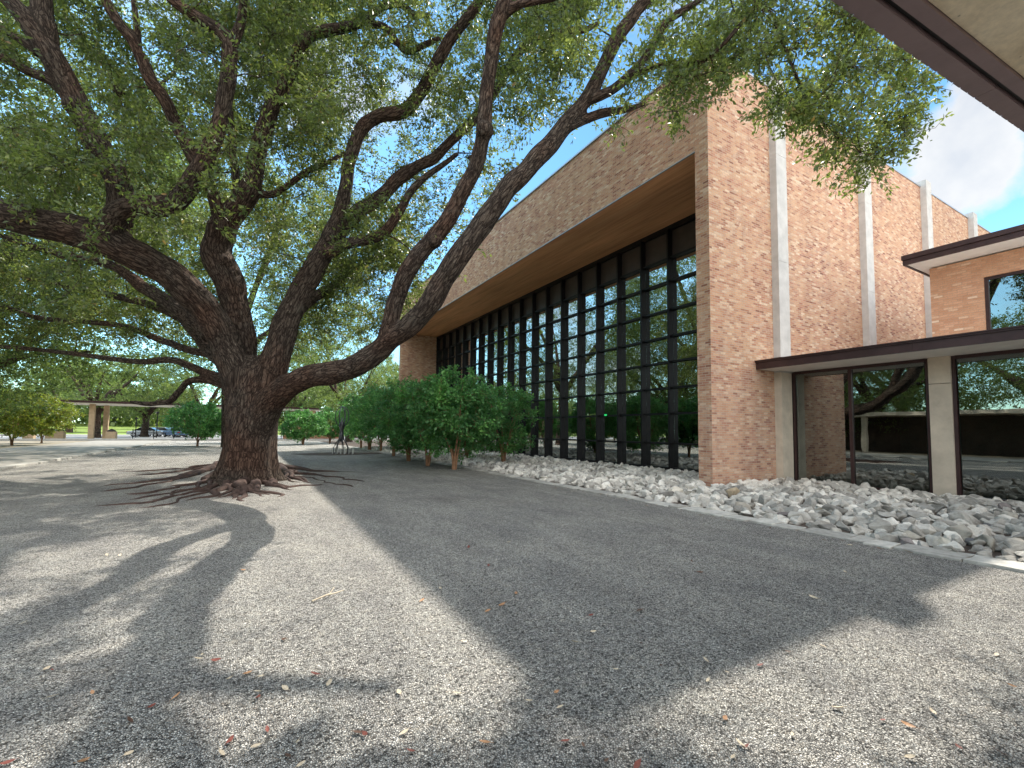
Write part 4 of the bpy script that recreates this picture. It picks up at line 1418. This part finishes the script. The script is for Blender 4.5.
for n, (sz, x, y, z, s) in enumerate(info):
    q = rr.random()
    kind = 0 if q < .86 else 4 if q < .945 else 3 if q < .97 else 1 if q < .993 else 2
    i = rr.randrange(16)
    rot = (rr.uniform(-.6, .6), rr.uniform(-.6, .6), rr.uniform(0, 6.28))
    if n < 300:
        o = bpy.data.objects.new('rock', meshes[kinds[kind][0], i])
        C.objects.link(o)
        o.location = (x, y, z)
        o.rotation_euler = rot
        o.scale = (s, s, s)
        tag(o, kinds[kind][1], 'rock', kinds[kind][0].split('_')[1] + ' rocks of the bed')
    else:
        me = protos[i]
        M = Matrix.Translation((x, y, z)) @ (Matrix.Rotation(rot[2], 4, 'Z') @ Matrix.Rotation(rot[1], 4, 'Y') @ Matrix.Rotation(rot[0], 4, 'X')) @ Matrix.Scale(s, 4)
        b = len(rest[0])
        rest[0] += [tuple(M @ v.co) for v in me.vertices]
        rest[1] += [tuple(b + j for j in p.vertices) for p in me.polygons]
me = bpy.data.meshes.new('rock_bed')
me.from_pydata(rest[0], [], rest[1])
rb = stuff(link('rock_bed', me, 'rock_pale'))
tag(rb, 'rest of the loose pale rocks filling the bed along the glass', 'rocks')

# ------------------------------------------------------------------ fallen leaves and a twig
lk = {}
for nm in ('leaf_red', 'leaf_tan', 'leaf_orange', 'leaf_dark'):
    for v in range(3):
        c1, c2 = random.uniform(.1, .35), random.uniform(-.2, .3)
        vs_, fs_ = [], []
        N = 7
        for i in range(N):
            s = i / (N - 1)
            wdt = .21 * math.sin(math.pi * min(1, s * .94 + .03)) ** .8
            zc = c1 * (s - .5) ** 2 * 1.6
            for j in (-1, 0, 1):
                vs_.append((s - .5, j * wdt, zc + abs(j) * wdt * (c1 + c2)))
        for i in range(N - 1):
            for j in range(2):
                a = i * 3 + j
                fs_.append((a, a + 1, a + 4, a + 3))
        mb = MB().add(vs_, fs_)
        mb.tube([(-.75, 0, c1 * .5), (-.5, 0, c1 * .4)], .015, 4)
        me = mb.mesh('fallen_leaf', smooth=True)
        me.materials.append(MATS[nm])
        lk[nm, v] = me
LL = {'leaf_red': 'dark red fallen leaf lying on the gravel', 'leaf_tan': 'pale tan dry leaf lying on the gravel', 'leaf_orange': 'orange brown fallen leaf lying on the gravel', 'leaf_dark': 'dark brown fallen leaf lying on the gravel'}
listed = [(740, 744, 'leaf_tan'), (883, 720, 'leaf_red'), (838, 708, 'leaf_tan'), (725, 718, 'leaf_orange'), (746, 746, 'leaf_red'), (641, 643, 'leaf_dark'), (591, 615, 'leaf_red'), (556, 692, 'leaf_orange'), (560, 707, 'leaf_tan'), (565, 741, 'leaf_red'), (637, 765, 'leaf_red'), (823, 646, 'leaf_tan'), (247, 673, 'leaf_orange'), (176, 696, 'leaf_orange'), (258, 697, 'leaf_red'), (315, 674, 'leaf_red'), (230, 740, 'leaf_red'), (130, 720, 'leaf_dark'), (8, 762, 'leaf_red'), (83, 761, 'leaf_orange'), (365, 734, 'leaf_red'), (358, 732, 'leaf_dark'), (404, 732, 'leaf_tan'), (457, 693, 'leaf_tan'), (399, 692, 'leaf_tan'), (485, 742, 'leaf_orange'), (216, 660, 'leaf_red'), (52, 670, 'leaf_red'), (760, 665, 'leaf_red'), (908, 725, 'leaf_orange'), (933, 712, 'leaf_tan'), (959, 747, 'leaf_red'), (1000, 752, 'leaf_dark'), (706, 660, 'leaf_tan'), (727, 672, 'leaf_tan'), (708, 680, 'leaf_tan'), (593, 632, 'leaf_tan'), (575, 642, 'leaf_tan'), (616, 669, 'leaf_tan'), (661, 665, 'leaf_dark'), (733, 757, 'leaf_tan'), (640, 610, 'leaf_dark'), (700, 572, 'leaf_dark'), (630, 553, 'leaf_dark'), (850, 545, 'leaf_tan'), (845, 572, 'leaf_tan')]
rr = random.Random(4)
while len(listed) < 92:
    listed.append((rr.uniform(5, 1015), 520 + 245 * rr.random() ** .7, rr.choice(('leaf_red', 'leaf_tan', 'leaf_tan', 'leaf_orange', 'leaf_dark'))))
for k in range(26):
    q = project((rr.uniform(6.9, 7.45), rr.uniform(2.2, 10), 0.03))
    listed.append((q[0], q[1], rr.choice(('leaf_tan', 'leaf_dark', 'leaf_orange'))))
for u, v, nm in listed:
    g_ = ground_at(u, v, .012)
    if g_.x > 7.4:
        continue
    o = bpy.data.objects.new('fallen_leaf', lk[nm, rr.randrange(3)])
    C.objects.link(o)
    o.location = g_
    o.rotation_euler = (rr.uniform(-.35, .35), rr.uniform(-.25, .25), rr.uniform(0, 6.28))
    s = rr.uniform(.035, .062) if v > 640 else rr.uniform(.05, .08)
    o.scale = (s, s, s)
    tag(o, LL[nm], 'leaf', {'leaf_red': 'red', 'leaf_tan': 'tan', 'leaf_orange': 'orange', 'leaf_dark': 'brown'}[nm] + ' leaves fallen on the gravel')
a, b = ground_at(312, 601, .015), ground_at(344, 590, .03)
tw = MB(a)
tw.tube([a, a.lerp(b, .4) + Vector((.02, .01, .01)), a.lerp(b, .7), b], [.007, .008, .007, .004], 6)
tw.tube([a.lerp(b, .5), a.lerp(b, .72) + Vector((0, .07, .03))], [.005, .003], 5)
o = tw.build('twig', 'leaf_tan')
o.location = a
tag(o, 'pale dry twig lying on the sunlit gravel', 'twig')
